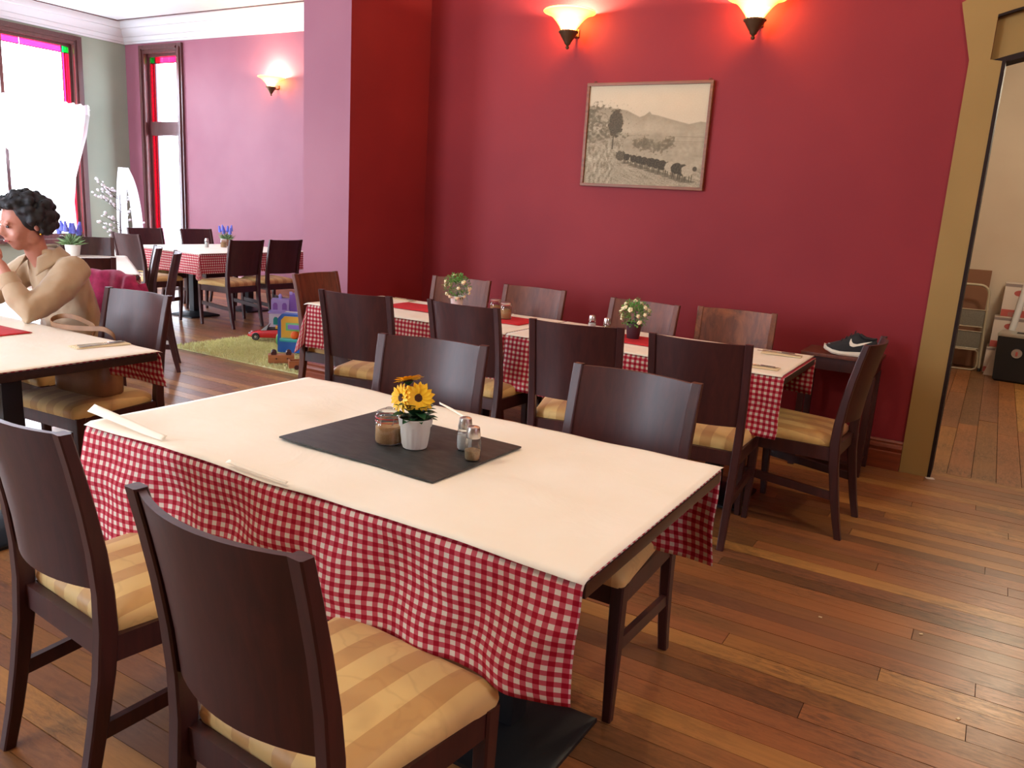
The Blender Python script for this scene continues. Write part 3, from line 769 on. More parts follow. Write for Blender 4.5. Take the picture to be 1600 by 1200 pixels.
# far gingham table
table(-8.30, -7.10, 5.50, 7.05, 'far table by the pink wall on two black pedestals', GT, alongy=True)
cloth(-8.30, -7.10, 5.50, 7.05, dict(front=.21, right=.20, back=.2, left=.2), 'red gingham cloth hanging all round the far table', GC, 12.6, amp=.008, flare=.02)
paper_sheet(-8.30, -7.10, 5.50, 7.05, 'white paper on the far gingham table', GP, 17., over=(.01, .015, .015, .01), amp=.002)

# ================================================================== THINGS ON THE FRONT TABLE
TZ = .7512
def rot3(ax, a): return Matrix.Rotation(a, 3, ax)
mb = MB(); mb.box((0, 0, 0), (.545, .40, .005), 0, None, .0015)
o = obj('slate_mat', mb, M['slate']); o.location = (-1.347, 1.697, TZ+.0035); o.rotation_euler = (0, 0, R(-2)); tag(o, 'rectangular black slate mat lying on white paper', 'slate mat')
SZ0 = TZ+.0065
# paper flap curling up at the left front corner, and a lifted lip along the front edge
def strip(name, pts, wvec, label, n=16):
    pts = [Vector(p) for p in pts]; w = Vector(wvec)
    def at(u):
        f = u*(len(pts)-1); i = min(int(f), len(pts)-2); return pts[i].lerp(pts[i+1], f-i)
    mb = MB().grid(lambda u, v: at(u)+w*v*(1-.35*u), n, 3)
    me = mb.mesh(name, M['paper'], 60); o = obj(name, me, None); sm = o.modifiers.new('thickness', 'SOLIDIFY'); sm.thickness = .0008; sm.offset = 0
    return tag(o, label, 'paper')
strip('paper_flap', [(-2.19, 1.30, TZ+.012), (-2.05, 1.29, TZ+.010), (-1.92, 1.285, TZ+.004), (-1.82, 1.28, TZ+.0025)], (-.004, .026, .016), 'torn paper flap curling up at the left front corner of the slate table')
strip('paper_flap', [(-1.55, 1.262, TZ+.008), (-1.44, 1.262, TZ+.004), (-1.34, 1.262, TZ+.002)], (.0, .012, .004), 'small lifted slit in the front edge of the table paper')
strip('paper_flap', [(-1.36, 2.05, TZ+.0015), (-1.46, 2.10, TZ+.006), (-1.53, 2.125, TZ+.010)], (.012, -.015, -.005), 'lifted crease in the paper behind the flower pot')

def leaf_mesh(name, L, Wd, mat, fold=.2, droop=.3, n=5, pts=((0, .12), (.2, .7), (.45, 1), (.7, .75), (.9, .3), (1, .02))):
    mb = MB(); vs = []; fs = []
    for t, w in pts:
        x = t*L; z = -droop*L*t*t
        vs += [(x, -w*Wd/2, z+fold*w*Wd/2), (x, 0, z), (x, w*Wd/2, z+fold*w*Wd/2)]
    for i in range(len(pts)-1):
        a = i*3; fs += [(a, a+3, a+4, a+1), (a+1, a+4, a+5, a+2)]
    mb.add(vs, fs); return mb.mesh(name, mat, 60)
def place(name, me, parent, loc, q, sc=1.):
    o = bpy.data.objects.new(name, me); COL.objects.link(o); o.parent = parent; o.location = loc
    o.rotation_mode = 'QUATERNION'; o.rotation_quaternion = q; o.scale = (sc, sc, sc); return o
def quat(d, up=(0, 0, 1)):
    """local x along d, local z near up"""
    x = Vector(d).normalized(); z = Vector(up); y = z.cross(x)
    if y.length < 1e-3: y = Vector((0, 1, 0)).cross(x)
    y.normalize(); z = x.cross(y); return Matrix((x, y, z)).transposed().to_quaternion()

# sunflowers in a white pot
sf_ = empty('potted_sunflowers', (-1.285, 1.678, SZ0), 0, 'three artificial sunflowers in a small white ribbed pot on the slate', 'potted plant')
rings = []
prof = [(.030, 0), (.033, .002), (.035, .012), (.039, .04), (.0415, .062)]
N = 64
for r, z in prof:
    rb = .0012 if .002 < z < .06 else 0
    rings.append([((r+rb*math.cos(16*2*PI*k/N))*math.cos(2*PI*k/N), (r+rb*math.cos(16*2*PI*k/N))*math.sin(2*PI*k/N), z) for k in range(N)])
for r, z in [(.0445, .063), (.0465, .080), (.0475, .084), (.0465, .086), (.043, .085), (.041, .07)]:
    rings.append([(r*math.cos(2*PI*k/N), r*math.sin(2*PI*k/N), z) for k in range(N)])
pot = obj('pot', MB().loft(rings), M['potwhite'], sf_, 35)
obj('soil', MB().lathe([(.001, .078), (.02, .080), (.041, .076)], 20), M['leaf'], sf_)
lf = leaf_mesh('leaf', .048, .034, M['leaf'], .25, .45)
rl = random.Random(5)
for k in range(34):
    a = rl.uniform(0, 2*PI); el = rl.uniform(.25, 1.1); r0 = rl.uniform(.0, .022)
    d = (math.cos(a)*math.cos(el), math.sin(a)*math.cos(el), math.sin(el))
    place('leaf', lf, sf_, (r0*math.cos(a), r0*math.sin(a), .078+rl.uniform(0, .022)), quat(d), rl.uniform(.65, 1.05))
for k, (a, z) in enumerate([(2.6, .115), (3.4, .10), (.4, .10), (4.6, .115), (3.0, .13)]):
    place('leaf', lf, sf_, (-.004, -.002, z-.01), quat((math.cos(a)*.6, math.sin(a)*.6, .6)), 1.25)
pm = leaf_mesh('petal', .030, .0125, M['petal'], .3, .1, pts=((0, .35), (.25, .8), (.55, 1), (.8, .7), (1, .08)))
def sunflower(c, nrm, rad, back=False):
    nrm = Vector(nrm).normalized(); c = Vector(c)
    base = Vector((.0, -.004, .085))
    obj('stem', MB().tube([base, base.lerp(c-nrm*.012, .55)+Vector((0, 0, .008)), c-nrm*.004], .0022, 6), M['leaf'], sf_)
    q = quat(nrm); m3 = q.to_matrix()            # local x = normal
    rm = m3 @ Matrix(((0, 0, 1), (1, 0, 0), (0, 1, 0)))   # lathe z -> normal
    h = obj('flower_head', MB().lathe([(.001, .004), (.006, .0052), (.0115, .004), (.0135, 0), (.012, -.003), (.001, -.004)], 18, (0, 0, 0), False, 0, rm), M['seeds'], sf_); h.location = c
    cal = obj('calyx', MB().lathe([(.016, -.003), (.013, -.006), (.006, -.010), (.001, -.012)], 14, (0, 0, 0), False, 0, rm), M['leaf'], h)
    n = 15
    for lay in range(2):
        for k in range(n):
            a = 2*PI*(k+.5*lay)/n+rl.uniform(-.06, .06); tilt = (.12 if lay else .34)+rl.uniform(-.06, .06)
            e = m3 @ Vector((tilt, math.cos(a), math.sin(a))); e.normalize()
            place('petal', pm, h, e*.0105, quat(e, nrm), rad/.030*rl.uniform(.86, 1.0)*(1.0 if lay else .85))
TOCAM = Vector((1.285, -1.678, 1.417-.9)).normalized()
rt = Vector((.85, .52, .0)); 
sunflower((.008, -.002, .141), TOCAM+rt*.10, .036)
sunflower((-.034, -.020, .137), TOCAM*.75-rt*.85+Vector((0, 0, .05)), .034)
sunflower((-.034, .006, .180), -TOCAM*.15+Vector((-.25, 0, 1.)), .036)
place('leaf', lf, sf_, (-.008, -.004, .10), quat((-.25, -.15, 1.)), 1.2)

# sugar jar with wire clip
jar = empty('sugar_jar', (-1.366, 1.664, SZ0), 0, 'small clip top glass jar of raw sugar beside the white pot', 'jar')
obj('jar_glass', MB().lathe([(.001, .001), (.034, .001), (.038, .004), (.0395, .012), (.0395, .052), (.037, .060), (.034, .066), (.0365, .069), (.0365, .073)], 32), M['glass'], jar)
obj('sugar', MB().lathe([(.001, .004), (.034, .004), (.0365, .008), (.0365, .046), (.030, .050), (.012, .047), (.001, .048)], 28), M['sugar'], jar)
obj('rubber_seal', MB().lathe([(.037, .073), (.0385, .0745), (.037, .076)], 28), M['rubber'], jar)
obj('lid', MB().lathe([(.0365, .076), (.037, .084), (.034, .089), (.024, .094), (.012, .0955), (.001, .096)], 32), M['glass'], jar)
obj('lid_knob', MB().lathe([(.010, .0955), (.0115, .098), (.008, .101), (.001, .1015)], 16), M['glass'], jar)
d = TOCAM.copy(); d.z = 0; d.normalize(); sd = Vector((-d.y, d.x, 0))
def jp(a, r, z): v = d*math.cos(a)+sd*math.sin(a); return Vector((v.x*r, v.y*r, z))
obj('wire_clip', MB().tube([jp(-.55, .041, .062), jp(-.5, .042, .084), jp(.35, .042, .086), jp(.3, .043, .064), jp(.2, .0435, .060)], .0011, 6), M['steel'], jar)
obj('wire_ring', MB().tube([jp(2*PI*k/24, .0372, .064) for k in range(25)], .0011, 5), M['rubber'], jar)

def shaker(loc, label, cont, hgt, holes, group='salt and pepper shakers', s=1., simple=False):
    t = empty('shaker', loc, 0, label, 'shaker', group); t.scale = (s, s, s)
    n = 8 if not simple else 10
    obj('shaker_glass', MB().lathe([(.001, .001), (.0185, .001), (.0205, .004), (.0225, .03), (.0215, .05), (.0185, .064), (.018, .068)], n*2), M['glass'], t)
    obj('contents', MB().lathe([(.001, .003), (.017, .003), (.0195, .006), (.0208, min(hgt, .03)), (.0204, hgt), (.009, hgt+.004), (.001, hgt+.001)], 16), cont, t)
    cap = obj('cap', MB().lathe([(.0192, .062), (.0198, .066), (.0175, .085), (.0165, .090), (.012, .0925), (.001, .0935)], 24), M['chrome'], t)
    if holes:
        mb = MB()
        for r, kk in ((.0, 1), (.006, 5), (.011, 9)):
            for k in range(kk): mb.lathe([(.0009, 0), (.0001, .0001)], 6, (r*math.cos(2*PI*k/kk), r*math.sin(2*PI*k/kk), .0938-.9*r*r*12))
        obj('pour_holes', mb, M['eye'], cap, 0)
    return t
shaker((-1.170, 1.750, SZ0), 'glass salt shaker with chrome cap, half hidden behind the pepper shaker', M['salt'], .045, True)
shaker((-1.103, 1.690, SZ0), 'glass pepper shaker with chrome cap in front of the salt shaker', M['pepper'], .028, True)

# ================================================================== THINGS ON THE WALL TABLES
def topiary(loc, label, potm, r=.075, seed=1, ph=.085):
    t = empty('flower_pot', loc, 0, label, 'potted plant', 'potted white flowers on the wall tables')
    obj('pot', MB().lathe([(.001, 0), (.031, 0), (.034, .004), (.043, ph-.008), (.046, ph-.007), (.046, ph), (.042, ph), (.038, ph-.015), (.001, ph-.015)], 24), potm, t)
    rr = random.Random(seed); mb = MB()
    for k in range(520):
        v = Vector((rr.gauss(0, 1), rr.gauss(0, 1), rr.gauss(.25, 1))).normalized(); p = v*r*rr.uniform(.45, 1.05); p.z = p.z*.95+ph+r*.62
        if p.z < ph-.03: continue
        q = quat(v+Vector((rr.uniform(-.6, .6), rr.uniform(-.6, .6), rr.uniform(-.3, .7)))).to_matrix(); L, w = rr.uniform(.014, .024), rr.uniform(.007, .011)
        vs = [q @ Vector(a)+p for a in ((0, 0, 0), (L*.5, -w/2, .002), (L, 0, -.002), (L*.5, w/2, .002))]
        mb.add(vs, [(0, 1, 2, 3)])
    tag(obj('foliage', mb, M['leaf2'], t, 0, False), None, None, None, 'stuff')
    obj('stem', MB().tube([(0, 0, ph-.02), (.004, 0, ph+.03), (0, .004, ph+.07)], .005, 6), M['twig'], t)
    bl = MB()
    for k in range(5):
        a = 2*PI*k/5; bl.ball((.007*math.cos(a), .007*math.sin(a), .0), .0075, 7, 5, 0, (1, 1, .7))
    bl.ball((0, 0, .004), .0075, 8, 6)
    bme = bl.mesh('blossom', M['bloom'], 60)
    for k in range(15):
        v = Vector((rr.gauss(0, 1)+.2, rr.gauss(0, 1)-.3, rr.gauss(.35, .8))).normalized(); p = v*r*1.0; p.z = p.z*.95+ph+r*.62
        place('blossom', bme, t, p, quat(v) @ Matrix.Rotation(PI/2, 3, 'Y').to_quaternion(), rr.uniform(.75, 1.1))
    return t
topiary((-2.945, 4.235, TZ), 'white flowered pot plant on the left wall table, pot hidden', M['potwhite'], .086, 3)
topiary((-1.640, 4.055, TZ+.002), 'white flowered plant in a dark plum pot on the red runner', M['potdark'], .078, 4)
def runner(x0, x1, y0, y1, rz, label, group='red felt runners'):
    cx, cy = (x0+x1)/2, (y0+y1)/2
    mb = MB().grid(lambda u, v: ((x1-x0)*(u-.5), (y1-y0)*(v-.5), .0015+.0012*nz(u*5+cx, v*3)), 24, 10)
    me = mb.mesh('red_runner', M['redmat'], 60); o = obj('red_runner', me, None); o.location = (cx, cy, TZ); o.rotation_euler = (0, 0, rz)
    sm = o.modifiers.new('thickness', 'SOLIDIFY'); sm.thickness = .002; sm.offset = 1
    return tag(o, label, 'runner', group)
runner(-3.32, -2.30, 3.93, 4.22, R(1), 'red felt runner on the left wall table under the sugar jar')
runner(-1.98, -1.10, 3.88, 4.16, R(-1), 'red felt runner on the right wall table under the plum pot')
def mugjar(loc, label):
    t = empty('sugar_jar', loc, 0, label, 'jar', 'sugar jars')
    obj('jar_glass', MB().lathe([(.001, 0), (.032, 0), (.035, .004), (.035, .07), (.030, .08), (.030, .086)], 24), M['glass'], t)
    obj('sugar', MB().lathe([(.001, .003), (.031, .003), (.0325, .008), (.0325, .055), (.012, .062), (.001, .058)], 20), M['sugar'], t)
    obj('lid', MB().lathe([(.0315, .082), (.033, .084), (.033, .096), (.031, .098), (.001, .099)], 24), M['chrome'], t)
    obj('handle', MB().tube([(.034, 0, .066), (.052, 0, .066), (.056, 0, .05), (.05, 0, .034), (.035, 0, .03)], .0035, 8), M['glass'], t)
    return t
j = mugjar((-2.485, 4.095, TZ+.004), 'glass jar of pink brown sugar with handle on the left red runner'); j.rotation_euler.z = R(30)
mugjar((-2.62, 4.19, TZ+.004), 'jar with a metal lid peeking above the second chair back').rotation_euler.z = R(200)
shaker((-1.905, 4.085, TZ+.004), 'steel capped shaker above the third chair back, left of the pair', M['salt'], .045, False)
shaker((-1.80, 4.055, TZ+.004), 'steel capped shaker above the third chair back, right of the pair', M['pepper'], .045, False)

def fork(loc, rz, label, L=.19):
    mb = MB(); mb.tube([(0, 0, .0025), (L*.3, 0, .004), (L*.62, 0, .003)], [.004, .003, .0022], 6, ell=(1, .4))
    mb.box((L*.70, 0, .004), (L*.12, .018, .0016), bev=.0005)
    for k in (-1.5, -.5, .5, 1.5): mb.box((L*.87, k*.0052, .004), (L*.24, .0024, .0014))
    o = obj('fork', mb, M['steel']); o.location = loc; o.rotation_euler = (0, 0, rz); return tag(o, label, 'fork', 'forks laid on napkins')
def knife(loc, rz, label, L=.21):
    mb = MB(); mb.tube([(0, 0, .003), (L*.2, 0, .0035), (L*.45, 0, .003)], [.0045, .005, .004], 8, ell=(1, .5))
    mb.prism([(L*.45, -.004), (L*.9, -.007), (L, .002), (L*.97, .007), (L*.45, .004)], .0014, Matrix.Translation((0, 0, .002)))
    o = obj('knife', mb, M['steel']); o.location = loc; o.rotation_euler = (0, 0, rz); return tag(o, label, 'knife', 'knives laid on napkins')
def napkin(loc, rz, sx, sy, label):
    mb = MB().box((0, 0, .001), (sx, sy, .002)); mb.box((.004, .003, .0028), (sx*.96, sy*.9, .0014))
    o = obj('napkin', mb, M['napkin'], None, 0); o.location = loc; o.rotation_euler = (0, 0, rz); return tag(o, label, 'napkin', 'folded paper napkins')
napkin((-.885, 4.245, TZ), R(5), .20, .085, 'folded napkin at the far right corner of the wall table')
fork((-1.01, 4.24, TZ+.004), R(12), 'fork with its handle raised on the far right corner napkin of the wall table')
knife((-.99, 4.275, TZ+.004), R(-10), 'knife on the far right corner napkin of the wall table')
napkin((-.90, 3.775, TZ), R(3), .22, .085, 'folded napkin at the near right corner of the wall table')
knife((-1.0, 3.775, TZ+.004), R(3), 'knife on the near right corner napkin of the wall table')
fork((-1.0, 3.795, TZ+.004), R(-2), 'fork on the near right corner napkin of the wall table')
napkin((-3.45, 4.30, TZ), R(-4), .20, .08, 'folded napkin at the left end of the wall table')
fork((-3.52, 4.30, TZ+.004), R(-6), 'fork on the napkin at the left end of the wall table')
# table with the woman
napkin((-3.14, 1.935, TZ), R(83), .22, .085, 'folded napkin near the corner of the table the woman leans on')
fork((-3.16, 1.85, TZ+.004), R(80), 'fork on the napkin near the handbag strap')
knife((-3.12, 1.835, TZ+.004), R(92), 'knife on the napkin near the handbag strap')
runner(-4.1, -3.56, 1.62, 1.88, R(2), 'red felt runner on the table the woman leans on')

# lavender pots
def lavender(loc, label, potm, s=1., seed=1):
    t = empty('lavender_pot', loc, 0, label, 'potted plant', 'potted lavender'); t.scale = (s, s, s)
    obj('pot', MB().lathe([(.001, 0), (.04, 0), (.043, .005), (.052, .07), (.055, .075), (.053, .08), (.046, .07), (.001, .066)], 20), potm, t)
    rr = random.Random(seed); mb = MB()
    for k in range(150):
        a, el = rr.uniform(0, 2*PI), rr.uniform(.35, 1.45); L = rr.uniform(.06, .12)
        dd = Vector((math.cos(a)*math.cos(el), math.sin(a)*math.cos(el), math.sin(el))); q = quat(dd).to_matrix(); b = Vector((rr.uniform(-.02, .02), rr.uniform(-.02, .02), .066))
        w = .005; mb.add([q @ Vector(p)+b for p in ((0, -w/2, 0), (0, w/2, 0), (L*.6, w/2, 0), (L, 0, -.015), (L*.6, -w/2, 0))], [(0, 1, 2, 3, 4)])
    tag(obj('leaf_tuft', mb, M['leaf3'], t, 0, False), None, None, None, 'stuff')
    for k in range(7):
        a = 2*PI*k/7+rr.uniform(-.3, .3); r = rr.uniform(.02, .06); tip = Vector((r*1.5*math.cos(a), r*1.5*math.sin(a), rr.uniform(.15, .19)))
        mb = MB()
        for j in range(6):
            p = tip+Vector((tip.x*.2, tip.y*.2, .0))*j*.1+Vector((0, 0, .011*j)); mb.ball(p, .021-.0022*j, 7, 5, 0, (1, 1, .8))
        sp = obj('flower_spike', mb, M['lav'], t)
        obj('stalk', MB().tube([(0, 0, .07), tip*.6+Vector((0, 0, .03)), tip], .0018, 5), M['leaf3'], sp)
    return t
lavender((-7.12, 4.18, TZ), 'large pot of blue lavender behind the seated woman', M['potwhite'], 1.25, 5)
lavender((-7.95, 6.55, TZ), 'small clay pot of blue lavender on the far gingham table', M['potclay'], 1.0, 9)
mugjar((-7.78, 6.37, TZ), 'sugar jar beside the small lavender pot on the far gingham table')
shaker((-7.80, 6.15, TZ), 'salt shaker left of the jar on the far gingham table', M['salt'], .05, False, s=1.1)

# ================================================================== FRAMED PHOTOGRAPH
fx0, fx1, fz0, fz1 = -2.592, -1.710, 1.590, 2.270
pic = empty('framed_photograph', (0, YB-.002, 0), 0, 'old sepia photograph of a cattle drive in a thin wooden frame', 'picture')
fw = .020
M['frame'] = wood('picture_frame_wood', (110, 62, 34), (140, 82, 46), .5, 'x', coat=0.)
for nm, a in (('frame_rail', (fx0, fx1, fz0, fz0+fw)), ('frame_rail', (fx0, fx1, fz1-fw, fz1)), ('frame_stile', (fx0, fx0+fw, fz0+fw, fz1-fw)), ('frame_stile', (fx1-fw, fx1, fz0+fw, fz1-fw))):
    obj(nm, MB().bb(a[0], a[1], -.030, 0, a[2], a[3], 0, .003), M['frame'], pic, 30)
for x in (fx0+.05, fx1-.03): obj('hanging_hook', MB().tube([(x-.008, -.006, fz1), (x-.006, -.006, fz1+.012), (x+.006, -.006, fz1+.012), (x+.008, -.006, fz1)], .0025, 6), M['brass'], pic)
def lerp_pts(pts, u):
    for (a, b), (c, d) in zip(pts, pts[1:]):
        if u <= c: return b+(d-b)*(u-a)/(c-a)
    return pts[-1][1]
RIDGE = [(0, .20), (.12, .215), (.27, .235), (.34, .25), (.45, .315), (.49, .30), (.53, .262), (.55, .29), (.60, .30), (.70, .335), (.86, .385), (.95, .36), (1, .37)]
rc = random.Random(11)
COWS = [(.37+.52*k/10+rc.uniform(-.01, .01), rc.uniform(.72, 1.1)) for k in range(11)]
def sst(a, b, x): x = max(0, min(1, (x-a)/(b-a))); return x*x*(3-2*x)
def sepia(u, t):
    n1 = noise.noise(Vector((u*9, t*9, 1))); n2 = noise.noise(Vector((u*34, t*34, 4))); n3 = noise.noise(Vector((u*90, t*90, 7)))
    def mixl(a, b, f): return a+(b-a)*max(0, min(1, f))
    L = .84+.02*n1-.05*t
    rd = lerp_pts(RIDGE, u)
    L = mixl(L, .60+.04*n1+.03*n2+.12*min(1, max(0, t-rd)/.2), sst(-.006, .006, t-rd))
    L = mixl(L, .64+.05*n2+.06*n1, sst(.44, .50, t))
    for bt, bw in ((.49, .006), (.535, .005)): L = mixl(L, .5, (1-sst(0, bw, abs(t-bt-.02*u)))*.6*(n1 > -.1))
    L = mixl(L, .36+.10*n3, sst(-.22, .34, n1*.35+n2*.45+n3*.3+.26-abs(t-.585)*5.5-max(0, .42-u)*9-max(0, u-.72)*9))
    road = .66+.13*u
    L = mixl(L, .60+.10*noise.noise(Vector((u*5+t*14, t*46-u*26, 2)))+.08*n3, sst(road, road+.05, t))
    L = mixl(L, .60+.17*noise.noise(Vector((u*46, t*18, 3)))+.10*n3+.05*n1, sst(.02, -.03, u-(.34-.25*max(0, t-.6)))*sst(.50, .56, t))
    L = mixl(L, .36+.12*n3, sst(-.30, .45, n1*.4+n2*.7+n3*.5+.30-u*1.9-max(0, .24-t)*8-max(0, t-.52)*6))
    d = ((u-.25)/.062)**2+((t-.375)/.14)**2
    L = mixl(L, .22+.09*n3, sst(1.12, .85, d+n2*.55+n3*.2))
    if abs(u-.237+.02*(t-.55)) < .006 and .48 < t < .64: L = .28
    L = mixl(L, .26+.14*n3, sst(1.1, .8, ((u-.315)/.045)**2+((t-.705)/.05)**2+n3*.5))
    for cu, cs in COWS:
        ct = .70+.155*(cu-.30)/.65; a = .026+.026*(cu-.3)/.65; b = .030+.032*(cu-.3)/.65
        L = mixl(L, .34, sst(1.2, .6, ((u-cu)/(a*1.5))**2+((t-ct-b*1.8)/.012)**2)*.8)
        for lg in (-.7, -.35, .4, .75):
            if abs(u-cu-a*lg) < .003 and ct < t < ct+b*1.9: L = .22
        L = mixl(L, (.15 if cs > .78 else .66)+.07*n3, sst(1.15, .85, ((u-cu)/a)**2+((t-ct)/b)**2+.35*n2))
        L = mixl(L, .2, sst(1.2, .8, ((u-cu-a*1.15)/(a*.35))**2+((t-ct+b*.35)/(b*.4))**2))
    return max(.06, min(.95, L+.02*n3))
NU, NV = 320, 246
ix0, ix1, iz0, iz1 = fx0+fw-.002, fx1-fw+.002, fz0+fw-.002, fz1-fw+.002
mb = MB().grid(lambda u, v: (ix0+(ix1-ix0)*u, -.016, iz0+(iz1-iz0)*v), NU, NV)
k = NT('sepia_print'); at = k.n('ShaderNodeAttribute'); at.attribute_name = 'tone'
k.l(k.ramp(at.outputs['Fac'], [(.0, lin((30, 24, 18))), (.5, lin((128, 116, 92))), (1., lin((226, 208, 176)))]), k.b.inputs['Base Color']); k.p(rough=.6, spec=.15)
me = mb.mesh('photo_print', k.m, 0)
ca = me.attributes.new('tone', 'FLOAT', 'POINT')
ca.data.foreach_set('value', [sepia(i/NU, 1-j/NV) for j in range(NV+1) for i in range(NU+1)])
obj('photo_print', me, None, pic)
obj('backing_board', MB().bb(ix0, ix1, -.014, -.002, iz0, iz1), M['card'], pic, 0)

# ================================================================== SHEER CURTAIN AND BRANCHES BY THE WINDOW
cur = empty('sheer_curtain', (XL+.14, 0, 0), 0, 'sheer white cafe curtain gathered across the tall window', 'curtain')
obj('curtain_rod', MB().tube([(0, 5.05, 2.43), (0, 7.30, 2.43)], .008, 8), M['white'], cur)
CUR = [(2.47, 5.1, 7.29), (2.33, 5.1, 7.28), (2.05, 5.75, 7.22), (1.75, 6.12, 7.12), (1.45, 6.33, 7.02), (1.1, 6.45, 6.98), (.7, 6.5, 7.0)]
def cfn(u, v):
    zz = 2.47+(.7-2.47)*v
    for (za, la, ra), (zb, lb, rb) in zip(CUR, CUR[1:]):
        if zb <= zz <= za:
            f = (za-zz)/(za-zb); l, r = la+(lb-la)*f, ra+(rb-ra)*f; break
    return (.025*math.sin(u*95)*(.6+.4*math.sin(v*3))+.01*nz(u*20, v*4), l+(r-l)*u, zz+.006*math.sin(u*95))
o = obj('curtain_panel', MB().grid(cfn, 240, 40).mesh('curtain_panel', M['sheer'], 70), None, cur)
obj('heading_ruffle', MB().grid(lambda u, v: (.02+.018*math.sin(u*130), 5.1+2.19*u, 2.49-.14*v+.008*math.sin(u*130)), 260, 6).mesh('heading_ruffle', M['sheer'], 70), None, cur)

vs_ = empty('branch_arrangement', (-10.4, 6.78, 0), 0, 'dark twigs with white buds and white gauze in a floor vase', 'branches')
obj('vase', MB().lathe([(.001, 0), (.10, 0), (.12, .02), (.14, .2), (.11, .42), (.07, .52), (.08, .56), (.07, .56), (.06, .5), (.001, .48)], 24), M['potwhite'], vs_)
rb = random.Random(21)
# gauze bands, two legs from one apex
ap = Vector((.02, .08, 1.62))
def gauze(p0, p1, p2, w0, w1):
    p0, p1, p2 = Vector(p0), Vector(p1), Vector(p2)
    dirw = Vector((.45, .85, 0)).normalized()
    def fn(u, v):
        c = (1-v)**2*p0+2*v*(1-v)*p1+v*v*p2; w = w0+(w1-w0)*v
        return c+dirw*(u-.5)*w+Vector((.012*math.sin(u*19+v*4), -.006*math.sin(u*19), 0))
    return MB().grid(fn, 20, 24)
obj('gauze_band', gauze(ap, (.02, -.02, 1.2), (.03, .06, .55), .13, .13).mesh('gauze_band', M['sheer'], 70), None, vs_)
obj('gauze_band', gauze(ap, (.05, .22, 1.35), (.06, .24, .78), .12, .13).mesh('gauze_band', M['sheer'], 70), None, vs_)
bud = MB().ball((0, 0, 0), .017, 8, 6, 0, (1, .8, .8)).mesh('bud', M['bud'], 60)
for k_ in range(22):
    side = -1 if k_ < 15 else 1
    z0 = rb.uniform(.55, 1.35); L = rb.uniform(.22, .42)
    p = Vector((rb.uniform(-.03, .03), rb.uniform(-.03, .06), z0)); dd = Vector((rb.uniform(-.5, .2)*.6, side*rb.uniform(.5, 1.), rb.uniform(.25, .8))).normalized()
    pts = [p, p+dd*L*.5+Vector((0, 0, -.02)), p+dd*L]
    br = obj('twig', MB().tube(pts, [.005, .004, .002], 5), M['twig'], vs_)
    for q in range(5):
        f = .35+.65*q/4; pos = pts[0].lerp(pts[2], f)+Vector((rb.uniform(-.02, .02), rb.uniform(-.03, .03), rb.uniform(-.02, .02)))
        place('bud', bud, br, pos, quat(dd), rb.uniform(.8, 1.5))
obj('main_stem', MB().tube([(0, 0, .45), (.02, .0, .9), (0, .03, 1.4)], [.012, .009, .004], 7), M['twig'], vs_)

# ================================================================== RUG AND TOYS
rug = empty('shag_rug', (-5.37, 5.0, 0), R(0), 'light green shaggy rug under the toys', 'rug')
hx, hy = .83, .49
obj('rug_backing', MB().bb(-hx, hx, -hy, hy, .001, .012), M['rug'], rug, 0)
rr = random.Random(17); mb = MB()
for k_ in range(15000):
    x, y = rr.uniform(-hx-.012, hx+.012), rr.uniform(-hy-.012, hy+.012); a = rr.uniform(0, 2*PI); h = rr.uniform(.018, .034); lx, ly = rr.uniform(-.02, .02), rr.uniform(-.02, .02); w = .0035
    dx, dy = w*math.cos(a), w*math.sin(a)
    mb.add([(x-dx, y-dy, .008), (x+dx, y+dy, .008), (x+lx*.5+dx*.8, y+ly*.5+dy*.8, .008+h*.6), (x+lx, y+ly, .008+h)], [(0, 1, 2, 3)])
tag(obj('rug_pile', mb, M['rug'], rug, 0, False), None, None, None, 'stuff')

car = empty('toy_car', (-5.86, 5.33, .034), R(-142), 'red open top toy sports car on the green rug', 'toy car')
# local: x forward, y side. built length .42
secs = [(-.21, .055, .045, .072), (-.19, .085, .03, .095), (-.12, .092, .026, .108), (-.05, .092, .026, .10), (.02, .09, .026, .098), (.10, .088, .026, .085), (.17, .08, .028, .066), (.205, .06, .034, .05)]
rings = []
for x, w, z0, z1 in secs:
    rings.append([(x, -w, z0+.01), (x, -w*.9, z0), (x, w*.9, z0), (x, w, z0+.01), (x, w, (z0+z1)*.55), (x, w*.86, z1-.006), (x, w*.6, z1), (x, -w*.6, z1), (x, -w*.86, z1-.006), (x, -w, (z0+z1)*.55)])
obj('body', MB().loft(rings), M['toyred'], car, 50)
obj('cockpit', MB().bb(-.10, .03, -.06, .06, .088, .112, 0, .01), M['tyre'], car, 30)
for s in (-1, 1):
    obj('seat', MB().bb(-.09, -.05, s*.03-.022, s*.03+.022, .09, .135, 0, .01), M['toyyellow'] if s > 0 else M['toyred'], car, 30)
obj('windscreen', MB().prism([(.03, .095), (.085, .092), (.02, .145), (.012, .145)], .13, Matrix(((1, 0, 0, 0), (0, 0, 1, -.065), (0, 1, 0, 0), (0, 0, 0, 1)))), M['windscreen'], car, 0)
for x in (-.13, .125):
    for s in (-1, 1):
        wm = rot3('X', PI/2)
        w_ = obj('wheel', MB().lathe([(.012, -.014), (.032, -.014), (.036, -.009), (.036, .009), (.032, .014), (.012, .014)], 20, (x, s*.084, .036), True, 0, wm), M['tyre'], car, 40)
        obj('hubcap', MB().lathe([(.024, -.0155), (.02, -.012), (.006, -.016), (.001, -.017), (.001, .017), (.006, .016), (.02, .012), (.024, .0155)], 14, (x, s*.084, .036), False, 0, wm), M['binsilver'], w_, 40)
